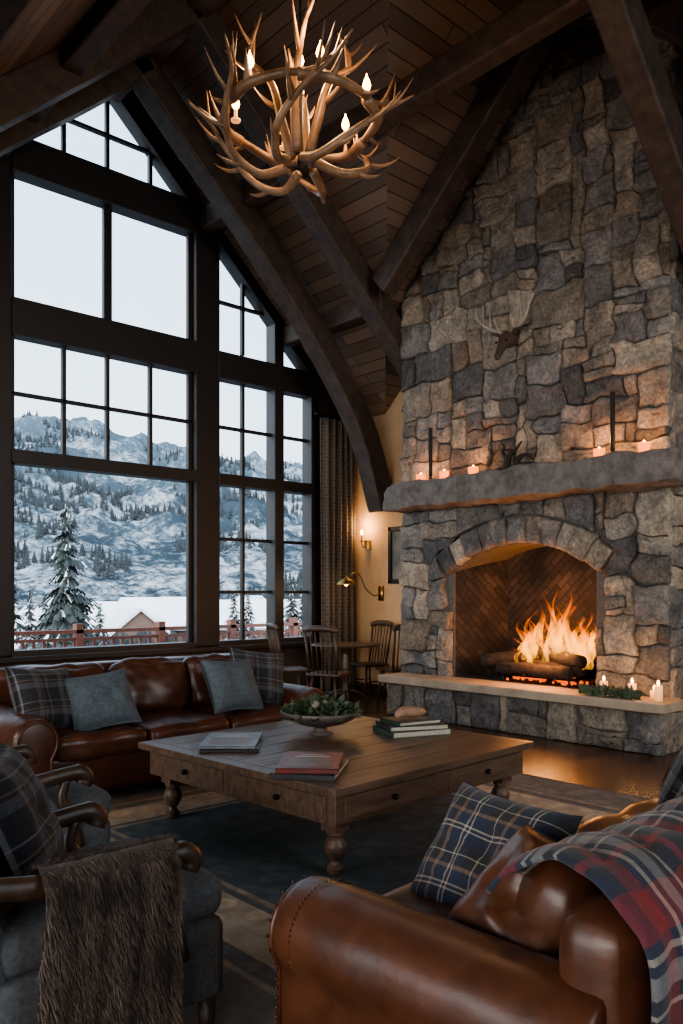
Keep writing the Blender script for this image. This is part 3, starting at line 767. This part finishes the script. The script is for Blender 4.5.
book(e,.42,.31,.038,(0,0,0),r(-20),M_grn,M_pg,False); book(e,.40,.29,.030,(0,0,.038),r(-26),M_blk,M_pg,False); book(e,.32,.24,.024,(0,.01,.068),r(-14),M_grn,M_pg)
mb=MB(); mb.tube(crom([(-.15,0,.125),(-.05,.02,.14),(.04,-.01,.135),(.15,.01,.12)]),[.012,.02,.026,.03,.032,.034,.035,.036,.036,.035,.034,.033,.032,.03,.028,.025,.02,.014,.006],10)
mb.obj('driftwood_ornament',simple('pale_wood',(.36,.22,.14),.6),e,smooth=True)
e=empty('greenery_bowl',(3.46,4.00,ZT)); mb=MB()
mb.lathe([(.085,0),(.08,.01),(.04,.025),(.045,.045),(.14,.065),(.22,.10),(.265,.15),(.255,.152),(.21,.108),(.12,.078),(.001,.068)],28); mb.obj('bowl',simple('bowl_wood',(.10,.08,.07),.5),e,smooth=True)
def foliage(mb,n,R,zf,sz=.03,spr=1.0):
    for i in range(n):
        an=U(0,6.283); rr=R*math.sqrt(random.random()); p=V((rr*math.cos(an),rr*math.sin(an)*spr,zf(rr)))
        d=V((math.cos(an)+U(-1,1),math.sin(an)+U(-1,1),U(-.2,1.2))).normalized(); s_=d.cross(V((U(-1,1),U(-1,1),U(-1,1)))).normalized()
        l=sz*U(.7,1.6); q=[p,p+d*l*.5+s_*l*.28,p+d*l,p+d*l*.5-s_*l*.28]
        mb.add(q,[(0,1,2,3)])
mb=MB(); foliage(mb,900,.23,lambda q:.11+.09*(1-q/.24)+U(-.01,.04),.045); mb.obj('leaves',M_leaf,e)
mb=MB()
for i in range(9): a_=U(0,6.28); q=U(.02,.14); mb.ball((q*math.cos(a_),q*math.sin(a_),.20),.028,8)
mb.obj('pods',simple('seed_pods',(.24,.22,.17),.7),e,smooth=True)
# ------------------------------------------------------------------ rug
def rugmat():
    m,nt,b=mat('woven_rug'); L=nt.links
    tc=N(nt,'ShaderNodeTexCoord'); sx=N(nt,'ShaderNodeSeparateXYZ'); L.new(tc.outputs['Object'],sx.inputs[0])
    es=[]
    for ax,hf in ((0,1.95),(1,2.2)):
        ab=N(nt,'ShaderNodeMath',operation='ABSOLUTE'); L.new(sx.outputs[ax],ab.inputs[0])
        sb=N(nt,'ShaderNodeMath',operation='SUBTRACT'); sb.inputs[0].default_value=hf; L.new(ab.outputs[0],sb.inputs[1]); es.append(sb)
    mn=N(nt,'ShaderNodeMath',operation='MINIMUM'); L.new(es[0].outputs[0],mn.inputs[0]);L.new(es[1].outputs[0],mn.inputs[1])
    rp=ramp(nt,[(0,(.13,.12,.105)),(.05,(.17,.16,.145)),(.40,(.30,.245,.185)),(.43,(.14,.135,.13)),(.52,(.42,.345,.26)),(.82,(.12,.125,.13)),(.86,(.28,.235,.185)),(.895,(.075,.10,.118))],'CONSTANT'); L.new(mn.outputs[0],rp.inputs[0])
    vo=N(nt,'ShaderNodeTexVoronoi',Scale=7.0); L.new(tc.outputs['Object'],vo.inputs['Vector'])
    n=N(nt,'ShaderNodeTexNoise',Scale=9.0,Detail=8,Roughness=.7); L.new(tc.outputs['Object'],n.inputs['Vector'])
    r2=ramp(nt,[(.0,(.55,.55,.58)),(.3,(1.2,1.15,1.05)),(.5,(.75,.75,.78))]); L.new(vo.outputs['Distance'],r2.inputs[0])
    mx=N(nt,'ShaderNodeMix',data_type='RGBA',blend_type='MULTIPLY'); mx.inputs[0].default_value=.75; L.new(rp.outputs[0],mx.inputs[6]);L.new(r2.outputs[0],mx.inputs[7])
    r3=ramp(nt,[(.3,(.6,.6,.6)),(.7,(1.3,1.3,1.3))]); L.new(n.outputs[0],r3.inputs[0])
    m2=N(nt,'ShaderNodeMix',data_type='RGBA',blend_type='MULTIPLY'); m2.inputs[0].default_value=.8; L.new(mx.outputs[2],m2.inputs[6]);L.new(r3.outputs[0],m2.inputs[7])
    L.new(m2.outputs[2],b.inputs['Base Color']); b.inputs['Roughness'].default_value=1
    n3=N(nt,'ShaderNodeTexNoise',Scale=150.0); L.new(tc.outputs['Object'],n3.inputs['Vector']); bump(nt,b,n3.outputs[0],.5,.004)
    return m
mb=MB(); mb.box(-1.95,-2.2,0,1.95,2.2,.01); mb.obj('area_rug',rugmat(),loc=(3.25,3.10,.001))
# ------------------------------------------------------------------ armchairs (front = local -Y)
def armchair(loc,rz):
    e=empty('upholstered_armchair',loc,rz); W=.66; hw=.33
    mb=MB(); mb.softbox((0,-.08,.27),(hw-.01,.37,.125),.03,n=12); mb.obj('seat_box',M_grey,e,smooth=True,weld=True)
    mb=MB(); mb.softbox((0,-.10,.445),(hw-.03,.37,.065),.05,puff=(0,0,.035),n=16,wr=.01); mb.obj('seat_cushion',M_grey,e,smooth=True,weld=True)
    mb=MB(); M=Matrix.Rotation(r(-14),3,'X'); mb.softbox((0,.33,.64),(hw-.02,.075,.31),.06,puff=(0,.03,.02),n=16,wr=.01,M=M); mb.obj('backrest',M_grey,e,smooth=True,weld=True)
    mb=MB()
    for s in (-1,1):
        x=s*(hw-.02)
        P=crom([(x,.34,.66),(x,.15,.625),(x,-.05,.60),(x,-.20,.615),(x,-.29,.62),(x,-.325,.595),(x,-.315,.565)],5)
        mb.tube(P,[.026]*20+[.03]*(len(P)-20),10,1.25)
        mb.tube(crom([(x,-.24,.60),(x,-.22,.52),(x,-.26,.44),(x,-.30,.30)],5),[.02,.02,.021,.022,.023,.024,.026,.028,.03,.03,.028,.026,.024,.024,.024,.024],10)
        for y in (-.40,.24):
            mb.tube([(x*.92,y,.16),(x*.92,y,.0)],[.032,.018],10)
    mb.obj('wood_arms_and_legs',M_chairwood,e,smooth=True)
    return e
armchair((.98,2.42,.0),r(90)); armchair((1.22,3.66,.0),r(90))
pillow('plaid_pillow',(.95,2.56,.68),(r(66),0,r(58)),.48,.46,.18,M_pl2,seed=9)
pillow('plaid_pillow',(1.08,3.74,.68),(r(68),0,r(70)),.44,.42,.16,M_pl2,seed=10)
def furmat():
    m,nt,b=mat('brown_fur'); b.inputs['Roughness'].default_value=.8; L=nt.links
    ca=N(nt,'ShaderNodeAttribute',attribute_name='Col'); L.new(ca.outputs[0],b.inputs['Base Color']); b.inputs['Sheen Weight'].default_value=.2; return m
M_fur=furmat(); FT=empty('fur_throw')
pr=crom([V((0,2.25,.50)),V((0,2.21,.59)),V((0,2.16,.655)),V((0,2.09,.665)),V((0,2.035,.60)),V((0,2.025,.42)),V((0,2.03,.24)),V((0,2.045,.06))],5)
def ff(u,v):
    i=v*(len(pr)-1);k0=min(int(i),len(pr)-2); p=pr[k0].lerp(pr[k0+1],i-k0)
    x=.82+.42*u+.03*math.sin(v*5+u)+.02*nz(u*6,v*5,8); return V((x,p.y-abs(.018*math.sin(u*13+v))*(v>.5)+.008*nz(u*8,v*8),p.z)),(u,v)
mb=MB(); mb.c=(.035,.026,.021,1); mb.grid(ff,24,34); mb.obj('hide',M_fur,FT,smooth=True,col=True)
mb=MB()
for i in range(24000):
    u,v=random.random(),random.random(); p,_=ff(u,v)
    nrm=V((0,.5,1)) if v<.3 else (V((0,-.5,1)) if v<.48 else V((0,-1,0)))
    fl=V((U(-.3,.3),(.6 if v<.3 else -.4),-.1 if v<.35 else -1.2))
    d=(nrm.normalized()*.8+fl+V((U(-.4,.4),U(-.4,.4),U(-.4,.4)))).normalized(); l=U(.018,.038)
    s_=d.cross(V((U(-1,1),U(-1,1),U(-1,1)))).normalized()*.0013
    g=U(.4,1.5)*(1+.7*nz(p.x*9,p.z*9,p.y*9)); mb.c=(.105*g,.077*g,.062*g,1); mb.add([p-s_,p+s_,p+d*l+V((0,0,-.006))],[(0,1,2)])
mb.obj('fur_strands',M_fur,FT,col=True)
# ------------------------------------------------------------------ breakfast corner
e=empty('round_dining_table',(6.90,7.50,0)); mb=MB()
mb.lathe([(.42,.72),(.43,.735),(.42,.75),(.001,.752)],32); mb.lathe([(.05,.05),(.07,.12),(.04,.25),(.06,.45),(.04,.62),(.09,.72)],16)
for i in range(4):
    an=math.pi/4+i*math.pi/2; mb.tube(crom([(0,0,.16),(.15*math.cos(an),.15*math.sin(an),.14),(.32*math.cos(an),.32*math.sin(an),.02)]),.025,8)
mb.obj('table_body',M_chairwood,e)
def dchair(loc,rz):
    e=empty('windsor_dining_chair',loc,rz); mb=MB()
    mb.softbox((0,0,.45),(.21,.20,.02),.018,n=8)
    for x,y in ((-.17,-.16),(.17,-.16),(-.16,.17),(.16,.17)): mb.tube([(x*.85,y*.85,.44),(x*1.1,y*1.15,0)],[.017,.013],8)
    mb.tube([(-.17,-.17,.2),(.17,-.17,.2)],.009,6);mb.tube([(-.17,-.17,.24),(-.16,.17,.24)],.009,6);mb.tube([(.17,-.17,.24),(.16,.17,.24)],.009,6)
    for i in range(7):
        x=-.17+.34*i/6; q=.016 if i in(0,6) else .008; mb.tube([(x,.17,.46),(x*1.12,.25,.96)],q,6)
    mb.tube(crom([(-.21,.24,.96),(-.1,.265,.985),(.1,.265,.985),(.21,.24,.96)],5),.022,8,1.6)
    mb.obj('chair_frame',M_chairwood,e,smooth=True)
dchair((6.22,7.05,0),r(115)); dchair((7.22,6.90,0),r(165)); dchair((7.40,7.62,0),r(-95)); dchair((6.25,7.78,0),r(70))
e=empty('wall_sconce',(XW-.01,8.01,2.05)); mb=MB()
mb.lathe([(.05,-.06),(.055,0),(.05,.06)],12,(0,0,0),None)
mb.tube(crom([(0,0,0),(-.08,0,-.04),(-.12,0,0),(-.12,0,.04)]),.008,6); mb.lathe([(.035,.04),(.04,.05),(.012,.055),(.012,.13)],12,(-.12,0,0)); mb.obj('bracket',M_brass,e)
mb=MB(); mb.ball((-.12,0,.165),.02,8,(1,1,1.8)); mb.obj('bulb',M_bulb,e,smooth=True)
plight('sconce_light',(-.14,0,.26),13,(1,.55,.22),.04,e)
e=empty('swing_arm_lamp',(XW-.01,7.75,1.38)); mb=MB()
mb.box(-.02,-.04,-.10,.01,.04,.10)
mb.tube(crom([(0,0,.02),(-.15,-.02,-.03),(-.35,-.06,.06),(-.50,-.10,.24),(-.66,-.14,.26),(-.78,-.16,.20)]),.009,6)
mb.lathe([(.13,-.02),(.12,.0),(.07,.05),(.02,.07),(.012,.09)],18,(-.80,-.165,.13)); mb.obj('brass_lamp',M_brass,e,smooth=True)
mb=MB(); mb.ball((-.80,-.165,.125),.028,8); mb.obj('bulb',M_bulb,e,smooth=True)
plight('lamp_light',(-.80,-.165,.06),6,(1,.62,.3),.03,e)
e=empty('framed_picture',(XW-.005,7.30,1.89)); mb=MB()
for (a_,b_,c_,d_) in ((-.30,-.38,.30,-.32),(-.30,.32,.30,.38),(-.30,-.38,-.24,.38),(.24,-.38,.30,.38)): mb.box(-.035,a_,b_,0,c_,d_)
mb.obj('frame',M_iron,e,bevel=.006); mb=MB(); mb.box(-.012,-.25,-.33,-.002,.25,.33); mb.obj('print',simple('print',(.16,.15,.13),.6,c2=(.04,.05,.05),scale=5,bs=0),e)
def curmat():
    m,nt,b=mat('curtain_cloth'); L=nt.links; uv=N(nt,'ShaderNodeUVMap')
    br=N(nt,'ShaderNodeTexBrick',Scale=1.0); br.inputs['Brick Width'].default_value=.09;br.inputs['Row Height'].default_value=.05;br.inputs['Mortar Size'].default_value=.007
    br.inputs['Color1'].default_value=(.085,.070,.058,1);br.inputs['Color2'].default_value=(.07,.057,.048,1);br.inputs['Mortar'].default_value=(.12,.10,.082,1)
    L.new(uv.outputs[0],br.inputs[0]); L.new(br.outputs[0],b.inputs['Base Color']); b.inputs['Roughness'].default_value=.95; return m
M_cur=curmat(); e=empty('curtain',(0,0,0))
mb=MB(); mb.grid(lambda u,v:(V((7.12+.60*u+.012*math.sin(v*4+u*9),8.20+.055*math.sin(u*6.283*5.5+.5*math.sin(v*2.5)),.02+3.72*v)),(u*1.4,v*3.7)),90,20)
mb.obj('drape',M_cur,e,smooth=True,solid=.006)
mb=MB(); mb.tube([(7.02,8.2,3.78),(7.78,8.2,3.78)],.018,8); mb.ball((7.02,8.2,3.78),.03,8)
for i in range(12): mb.lathe([(.026,-.006),(.03,0),(.026,.006)],8,(7.14+.052*i,8.2,3.76))
mb.obj('curtain_rod',M_iron,e)
def pcandle(x,y,hh,light=0):
    e=empty('pillar_candle',(x,y,.46)); mb=MB(); mb.lathe([(.035,0),(.036,hh-.005),(.03,hh),(.001,hh-.005)],16); mb.obj('wax',M_wax,e,smooth=True); mb=MB(); mb.ball((0,0,hh+.025),.011,6,(1,1,2.2)); mb.obj('flame',M_flamec,e)
    if light: plight('glow',(0,0,hh+.12),light,(1,.5,.2),.03,e)
pcandle(6.72,3.56,.13,3); pcandle(6.80,3.88,.12); pcandle(6.72,3.32,.13,2); pcandle(6.85,3.42,.07)
mb=MB(); foliage(mb,750,.28,lambda q:.0+U(.0,.07),.045,1.0); o=mb.obj('evergreen_garland',M_leaf,loc=(6.64,3.74,.462)); o.scale=(.25,1,1)
# ------------------------------------------------------------------ outside
GZ=-7.0
e=empty('deck_railing'); mb=MB()
mb.box(-4,10.46,.84,16,10.58,.89); mb.box(-4,10.49,.74,16,10.55,.78); mb.box(-4,10.49,.10,16,10.55,.15)
x=-4
while x<16: mb.box(x,10.505,.12,x+.04,10.535,.75); x+=.14
for i in range(17): 
    x=-4+1.25*i; mb.box(x-.05,10.46,-.02,x+.05,10.58,.97)
mb.obj('rails',M_rail,e)
mb=MB(); mb.box(-4,YW+.2,-.15,16,10.8,-.02); mb.obj('deck',M_snow)
def mtnmat():
    m,nt,b=mat('snowy_mountain'); L=nt.links; tc=N(nt,'ShaderNodeTexCoord')
    mp=N(nt,'ShaderNodeMapping'); mp.inputs['Scale'].default_value=(1,1,.55); L.new(tc.outputs['Object'],mp.inputs[0])
    n=N(nt,'ShaderNodeTexNoise',Scale=.026,Detail=12,Roughness=.70,Distortion=.4); L.new(mp.outputs[0],n.inputs['Vector'])
    n2=N(nt,'ShaderNodeTexNoise',Scale=.30,Detail=10,Roughness=.85); L.new(mp.outputs[0],n2.inputs['Vector'])
    vo=N(nt,'ShaderNodeTexVoronoi',Scale=.45); L.new(mp.outputs[0],vo.inputs['Vector'])
    ad=N(nt,'ShaderNodeMath',operation='MULTIPLY_ADD'); L.new(n2.outputs[0],ad.inputs[0]); ad.inputs[1].default_value=1.1
    s1=N(nt,'ShaderNodeMath',operation='MULTIPLY'); L.new(n.outputs[0],s1.inputs[0]); s1.inputs[1].default_value=1.1; L.new(s1.outputs[0],ad.inputs[2])
    a3=N(nt,'ShaderNodeMath',operation='MULTIPLY_ADD'); L.new(vo.outputs['Distance'],a3.inputs[0]); a3.inputs[1].default_value=.12; L.new(ad.outputs[0],a3.inputs[2])
    off=N(nt,'ShaderNodeMath',operation='SUBTRACT'); L.new(a3.outputs[0],off.inputs[0]); off.inputs[1].default_value=.70
    rp=ramp(nt,[(.38,(.014,.022,.030)),(.47,(.035,.050,.062)),(.54,(.12,.145,.17)),(.64,(.24,.275,.31))]); L.new(off.outputs[0],rp.inputs[0])
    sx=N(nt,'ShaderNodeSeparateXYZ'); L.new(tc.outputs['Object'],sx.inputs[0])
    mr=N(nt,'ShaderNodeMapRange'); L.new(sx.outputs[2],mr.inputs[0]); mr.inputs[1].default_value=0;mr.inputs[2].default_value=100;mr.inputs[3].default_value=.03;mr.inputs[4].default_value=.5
    mm=N(nt,'ShaderNodeMix',data_type='RGBA'); L.new(mr.outputs[0],mm.inputs[0]); L.new(rp.outputs[0],mm.inputs[6]); mm.inputs[7].default_value=(.085,.125,.165,1)  # aerial haze painted into the base colour, bluer with height
    L.new(mm.outputs[2],b.inputs['Base Color']); b.inputs['Roughness'].default_value=1; b.inputs['Specular IOR Level'].default_value=0
    return m
FWa=math.atan2(.739,.673)
rid=[(-60,155),(-30,155),(-24,158),(-21,168),(-18,166),(-15,152),(-12,146),(-10,134),(-7,134),(-4,122),(0,114),(10,90),(40,80)]
def ridge(a):
    for (p,q),(s_,t) in zip(rid[:-1],rid[1:]):
        if p<=a<=s_: 
            w_=(a-p)/(s_-p); w_=w_*w_*(3-2*w_); return q+(t-q)*w_
    return 100
def terr(x,y):
    rr=math.hypot(x,y); a=math.degrees(FWa-math.atan2(y,x))
    el=ridge(a)/809*500*math.cos(r(a))
    t=max(0,min(1,(rr-150)/350)); s_=t*t*(3-2*t)*.5+t*.5
    if rr>520: s_*=1-.35*(rr-520)/200
    rg=abs(nz(x*.018+3,y*.018,6))
    z=GZ+(el-GZ)*s_ + min(1,s_*2.2)*11*(.7*nz(x*.012,y*.012)+.6*nz(x*.03,y*.03,2)+.5*nz(x*.08,y*.08,5)+.3*nz(x*.2,y*.2,5)-.7*rg+.15)
    z+= .6*nz(x*.05,y*.05,3)*max(0,min(1,(rr-60)/60))
    return z
def fnT(u,v):
    a=-60+95*u; rr=22+ (720-22)*v**1.4; an=FWa-r(a)
    x,y=rr*math.cos(an),rr*math.sin(an)
    return V((x,y,terr(x,y))),(u,v)
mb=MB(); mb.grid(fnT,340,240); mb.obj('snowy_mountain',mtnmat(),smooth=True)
mb=MB(); mb.box(-90,YW+2.4,GZ-.9,140,60,GZ-.1); mb.obj('snow_ground',M_snow)
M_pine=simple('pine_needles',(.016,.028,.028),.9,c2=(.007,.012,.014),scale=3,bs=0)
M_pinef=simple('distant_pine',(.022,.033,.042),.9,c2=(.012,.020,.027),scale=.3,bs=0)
def pine(mb,mw,x,y,z0,H,R,dens=1.0,sn=.06):
    mb.tube([(x,y,z0),(x,y,z0+H*.97)],[R*.06,.01],6)
    lv=int(46*dens)
    for i in range(lv):
        t=i/lv; z=z0+H*(.06+.94*t); rr=R*(1-t)**.75*U(.7,1.15)+.06; nb=int(30*dens) if t<.7 else 12
        for k2 in range(nb):
            an=U(0,6.283); d=V((math.cos(an),math.sin(an),0)); s_=V((-d.y,d.x,0)); L=rr*U(.55,1.1); zo=U(-.1,.1)
            for j in range(5):
                t0=j/5; t1=(j+1.5)/5; c0=V((x,y,z+zo))+d*L*t0+V((0,0,-L*.34*t0**1.3)); c1=V((x,y,z+zo))+d*L*t1+V((0,0,-L*.34*t1**1.3-.05*R))
                wd=L*.26*(1.1-t0*.8)
                for sg in (1,-1):
                    tgt=mb if random.random()>sn else mw
                    tgt.add([c0,c0+s_*wd*sg*.3+V((0,0,-.01)),c1+s_*wd*sg*1.2+V((0,0,-wd*.5)),c1],[(0,1,2,3)])
def fpine(mb,x,y,z0,H,R):
    for i in range(5):
        t=i/5; z=z0+H*(.08+.88*t); rr=R*(1-t)**.9; n=7; ph=U(0,6)
        vs=[V((x,y,z+H*.27))]
        for k2 in range(n*2):
            an=ph+math.pi*k2/n; q=rr*(1.1 if k2%2 else .6)*U(.8,1.2); vs.append(V((x+q*math.cos(an),y+q*math.sin(an),z-q*.15)))
        mb.add(vs,[(0,1+k2,1+(k2+1)%(2*n)) for k2 in range(2*n)])
def P2(u,d):
    an=FWa-math.atan((u-341.5)/809); return (d*math.cos(an),d*math.sin(an))
e=empty('pine_tree'); mb=MB();mw=MB(); x,y=P2(66,27); pine(mb,mw,x,y,GZ,11.4,2.0); mb.obj('branches',M_pine,e); mw.obj('snow_on_branches',M_snow,e)
e=empty('distant_conifers'); mb=MB();mw=MB()
for (u_,d_,H,R) in [(30,42,9.0,1.7),(12,38,9.8,1.7),(45,52,8.6,1.5),(-15,34,9,1.6),(100,70,8,1.6),(234,70,9,1.8),(292,58,10,2),(304,66,10,2),(320,60,11,2),(248,78,9,1.8)]:
    x,y=P2(u_,d_); pine(mb,mw,x,y,GZ-.3,H,R,.6,.2)
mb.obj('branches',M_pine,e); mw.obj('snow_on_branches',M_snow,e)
mb=MB()
for i in range(10000):
    u_=U(-200,400); d_=88+U(0,1)**1.1*400; x,y=P2(u_,d_)
    den=nz(x*.02,y*.02,4)+.7*nz(x*.06,y*.06,8)
    if den<-.04+(d_/2500): continue
    fpine(mb,x,y,terr(x,y)-.4,U(2.2,4.8),U(.7,1.2))
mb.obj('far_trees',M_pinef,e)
M_house=simple('chalet_wall',(.10,.072,.06),.8,bs=0); M_dkw=simple('dark_pane',(.03,.035,.04),.2,bs=0)
def house(u_,d_,w_,dd,hh,rz):
    x,y=P2(u_,d_); e=empty('chalet',(x,y,terr(x,y)-.1),rz); mb=MB()
    mb.box(-w_/2,-dd/2,0,w_/2,dd/2,hh); mb.prism([(-w_/2,hh),(w_/2,hh),(0,hh+w_*.42)],'y',-dd/2,dd/2); mb.obj('walls',M_house,e)
    mb=MB()
    for s in (1,-1): mb.beam((0,0,hh+w_*.44),(s*w_*.62,0,hh-w_*.08),dd+.8,.35)
    mb.obj('snow_roof',M_snow,e)
    mb=MB()
    for i in (-1,0,1):
        for q in (1.2,2.9):
            if q+1<hh: mb.box(i*w_*.28-.4,-dd/2-.05,q,i*w_*.28+.4,-dd/2,q+1)
            if q+1<hh: mb.box(-w_/2-.05,i*dd*.28-.4,q,-w_/2,i*dd*.28+.4,q+1)
    mb.obj('panes',M_dkw,e)
for a_ in [(112,118,7,9,4,.4),(134,104,6,8,3.8,-.3),(160,112,7,9,4.2,.9),(182,126,7,9,4.5,.2),(94,130,6,8,3.8,.2),(148,138,7,9,4.2,.6),(228,110,7,9,4.2,.5),(250,122,8,9,4.4,-.3),(270,108,7,9,4.2,.8),(296,118,7,9,4.2,.2),(40,126,6,8,3.8,.1)]: house(*a_)
# ------------------------------------------------------------------ world, light, camera
w=D.worlds.new('overcast_sky_fill'); SC.world=w; w.use_nodes=True; nt=w.node_tree; L=nt.links
bg=nt.nodes['Background']; tc=N(nt,'ShaderNodeTexCoord'); sx=N(nt,'ShaderNodeSeparateXYZ'); L.new(tc.outputs['Generated'],sx.inputs[0])
rp=ramp(nt,[(.0,(.60,.75,.88)),(.12,(.69,.82,.94)),(.45,(.55,.73,.92)),(1,(.44,.63,.86))]); L.new(sx.outputs[2],rp.inputs[0])
n=N(nt,'ShaderNodeTexNoise',Scale=2.2,Detail=5); L.new(tc.outputs['Generated'],n.inputs['Vector'])
r2=ramp(nt,[(.3,(.90,.94,.98)),(.7,(1.08,1.06,1.03))]); L.new(n.outputs[0],r2.inputs[0])
mx=N(nt,'ShaderNodeMix',data_type='RGBA',blend_type='MULTIPLY'); mx.inputs[0].default_value=1; L.new(rp.outputs[0],mx.inputs[6]);L.new(r2.outputs[0],mx.inputs[7])
dp=N(nt,'ShaderNodeVectorMath',operation='DOT_PRODUCT'); L.new(tc.outputs['Generated'],dp.inputs[0]); dv=V((-.80,-.56,.20)).normalized(); dp.inputs[1].default_value=dv  # brighter, warmer sky lobe added behind the camera as room fill
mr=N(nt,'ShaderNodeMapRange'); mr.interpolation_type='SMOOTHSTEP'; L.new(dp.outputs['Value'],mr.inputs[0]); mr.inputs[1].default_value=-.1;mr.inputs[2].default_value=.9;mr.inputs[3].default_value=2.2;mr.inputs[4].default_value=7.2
wm=N(nt,'ShaderNodeMix',data_type='RGBA')
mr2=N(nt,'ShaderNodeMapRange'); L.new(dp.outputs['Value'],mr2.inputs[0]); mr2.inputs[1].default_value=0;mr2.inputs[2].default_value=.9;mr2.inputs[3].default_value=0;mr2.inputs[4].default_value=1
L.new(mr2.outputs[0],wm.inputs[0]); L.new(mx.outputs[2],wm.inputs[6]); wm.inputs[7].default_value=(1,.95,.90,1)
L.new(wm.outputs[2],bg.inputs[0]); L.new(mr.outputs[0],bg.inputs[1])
def portal(name,loc,rot,sx_,sy_):
    l=D.lights.new(name,'AREA'); l.shape='RECTANGLE'; l.size=sx_; l.size_y=sy_; l.cycles.is_portal=True
    o=D.objects.new(name,l); o.location=loc;o.rotation_euler=rot; link(o)
portal('portal_front',(4.15,YW+.25,3.7),(r(-90),0,0),6.0,6.6)
portal('portal_side',(XL-.2,(LY0+LY1)/2,2.05),(0,r(-90),0),3.0,LY1-LY0)
portal('portal_back',(4.15,YB-.2,3.7),(r(90),0,0),6.0,6.6)
cam=D.cameras.new('camera'); co=D.objects.new('camera',cam); link(co)
cam.sensor_width=36; cam.lens=809/1024*36; cam.shift_y=80/1024; cam.clip_end=3000; cam.clip_start=.05
co.location=(0,0,1.4); co.rotation_euler=(r(90),0,FWa-math.pi/2)
SC.camera=co
SC.view_settings.view_transform='AgX'
try: SC.view_settings.look='AgX - Medium High Contrast'
except Exception: pass
SC.view_settings.exposure=0.35
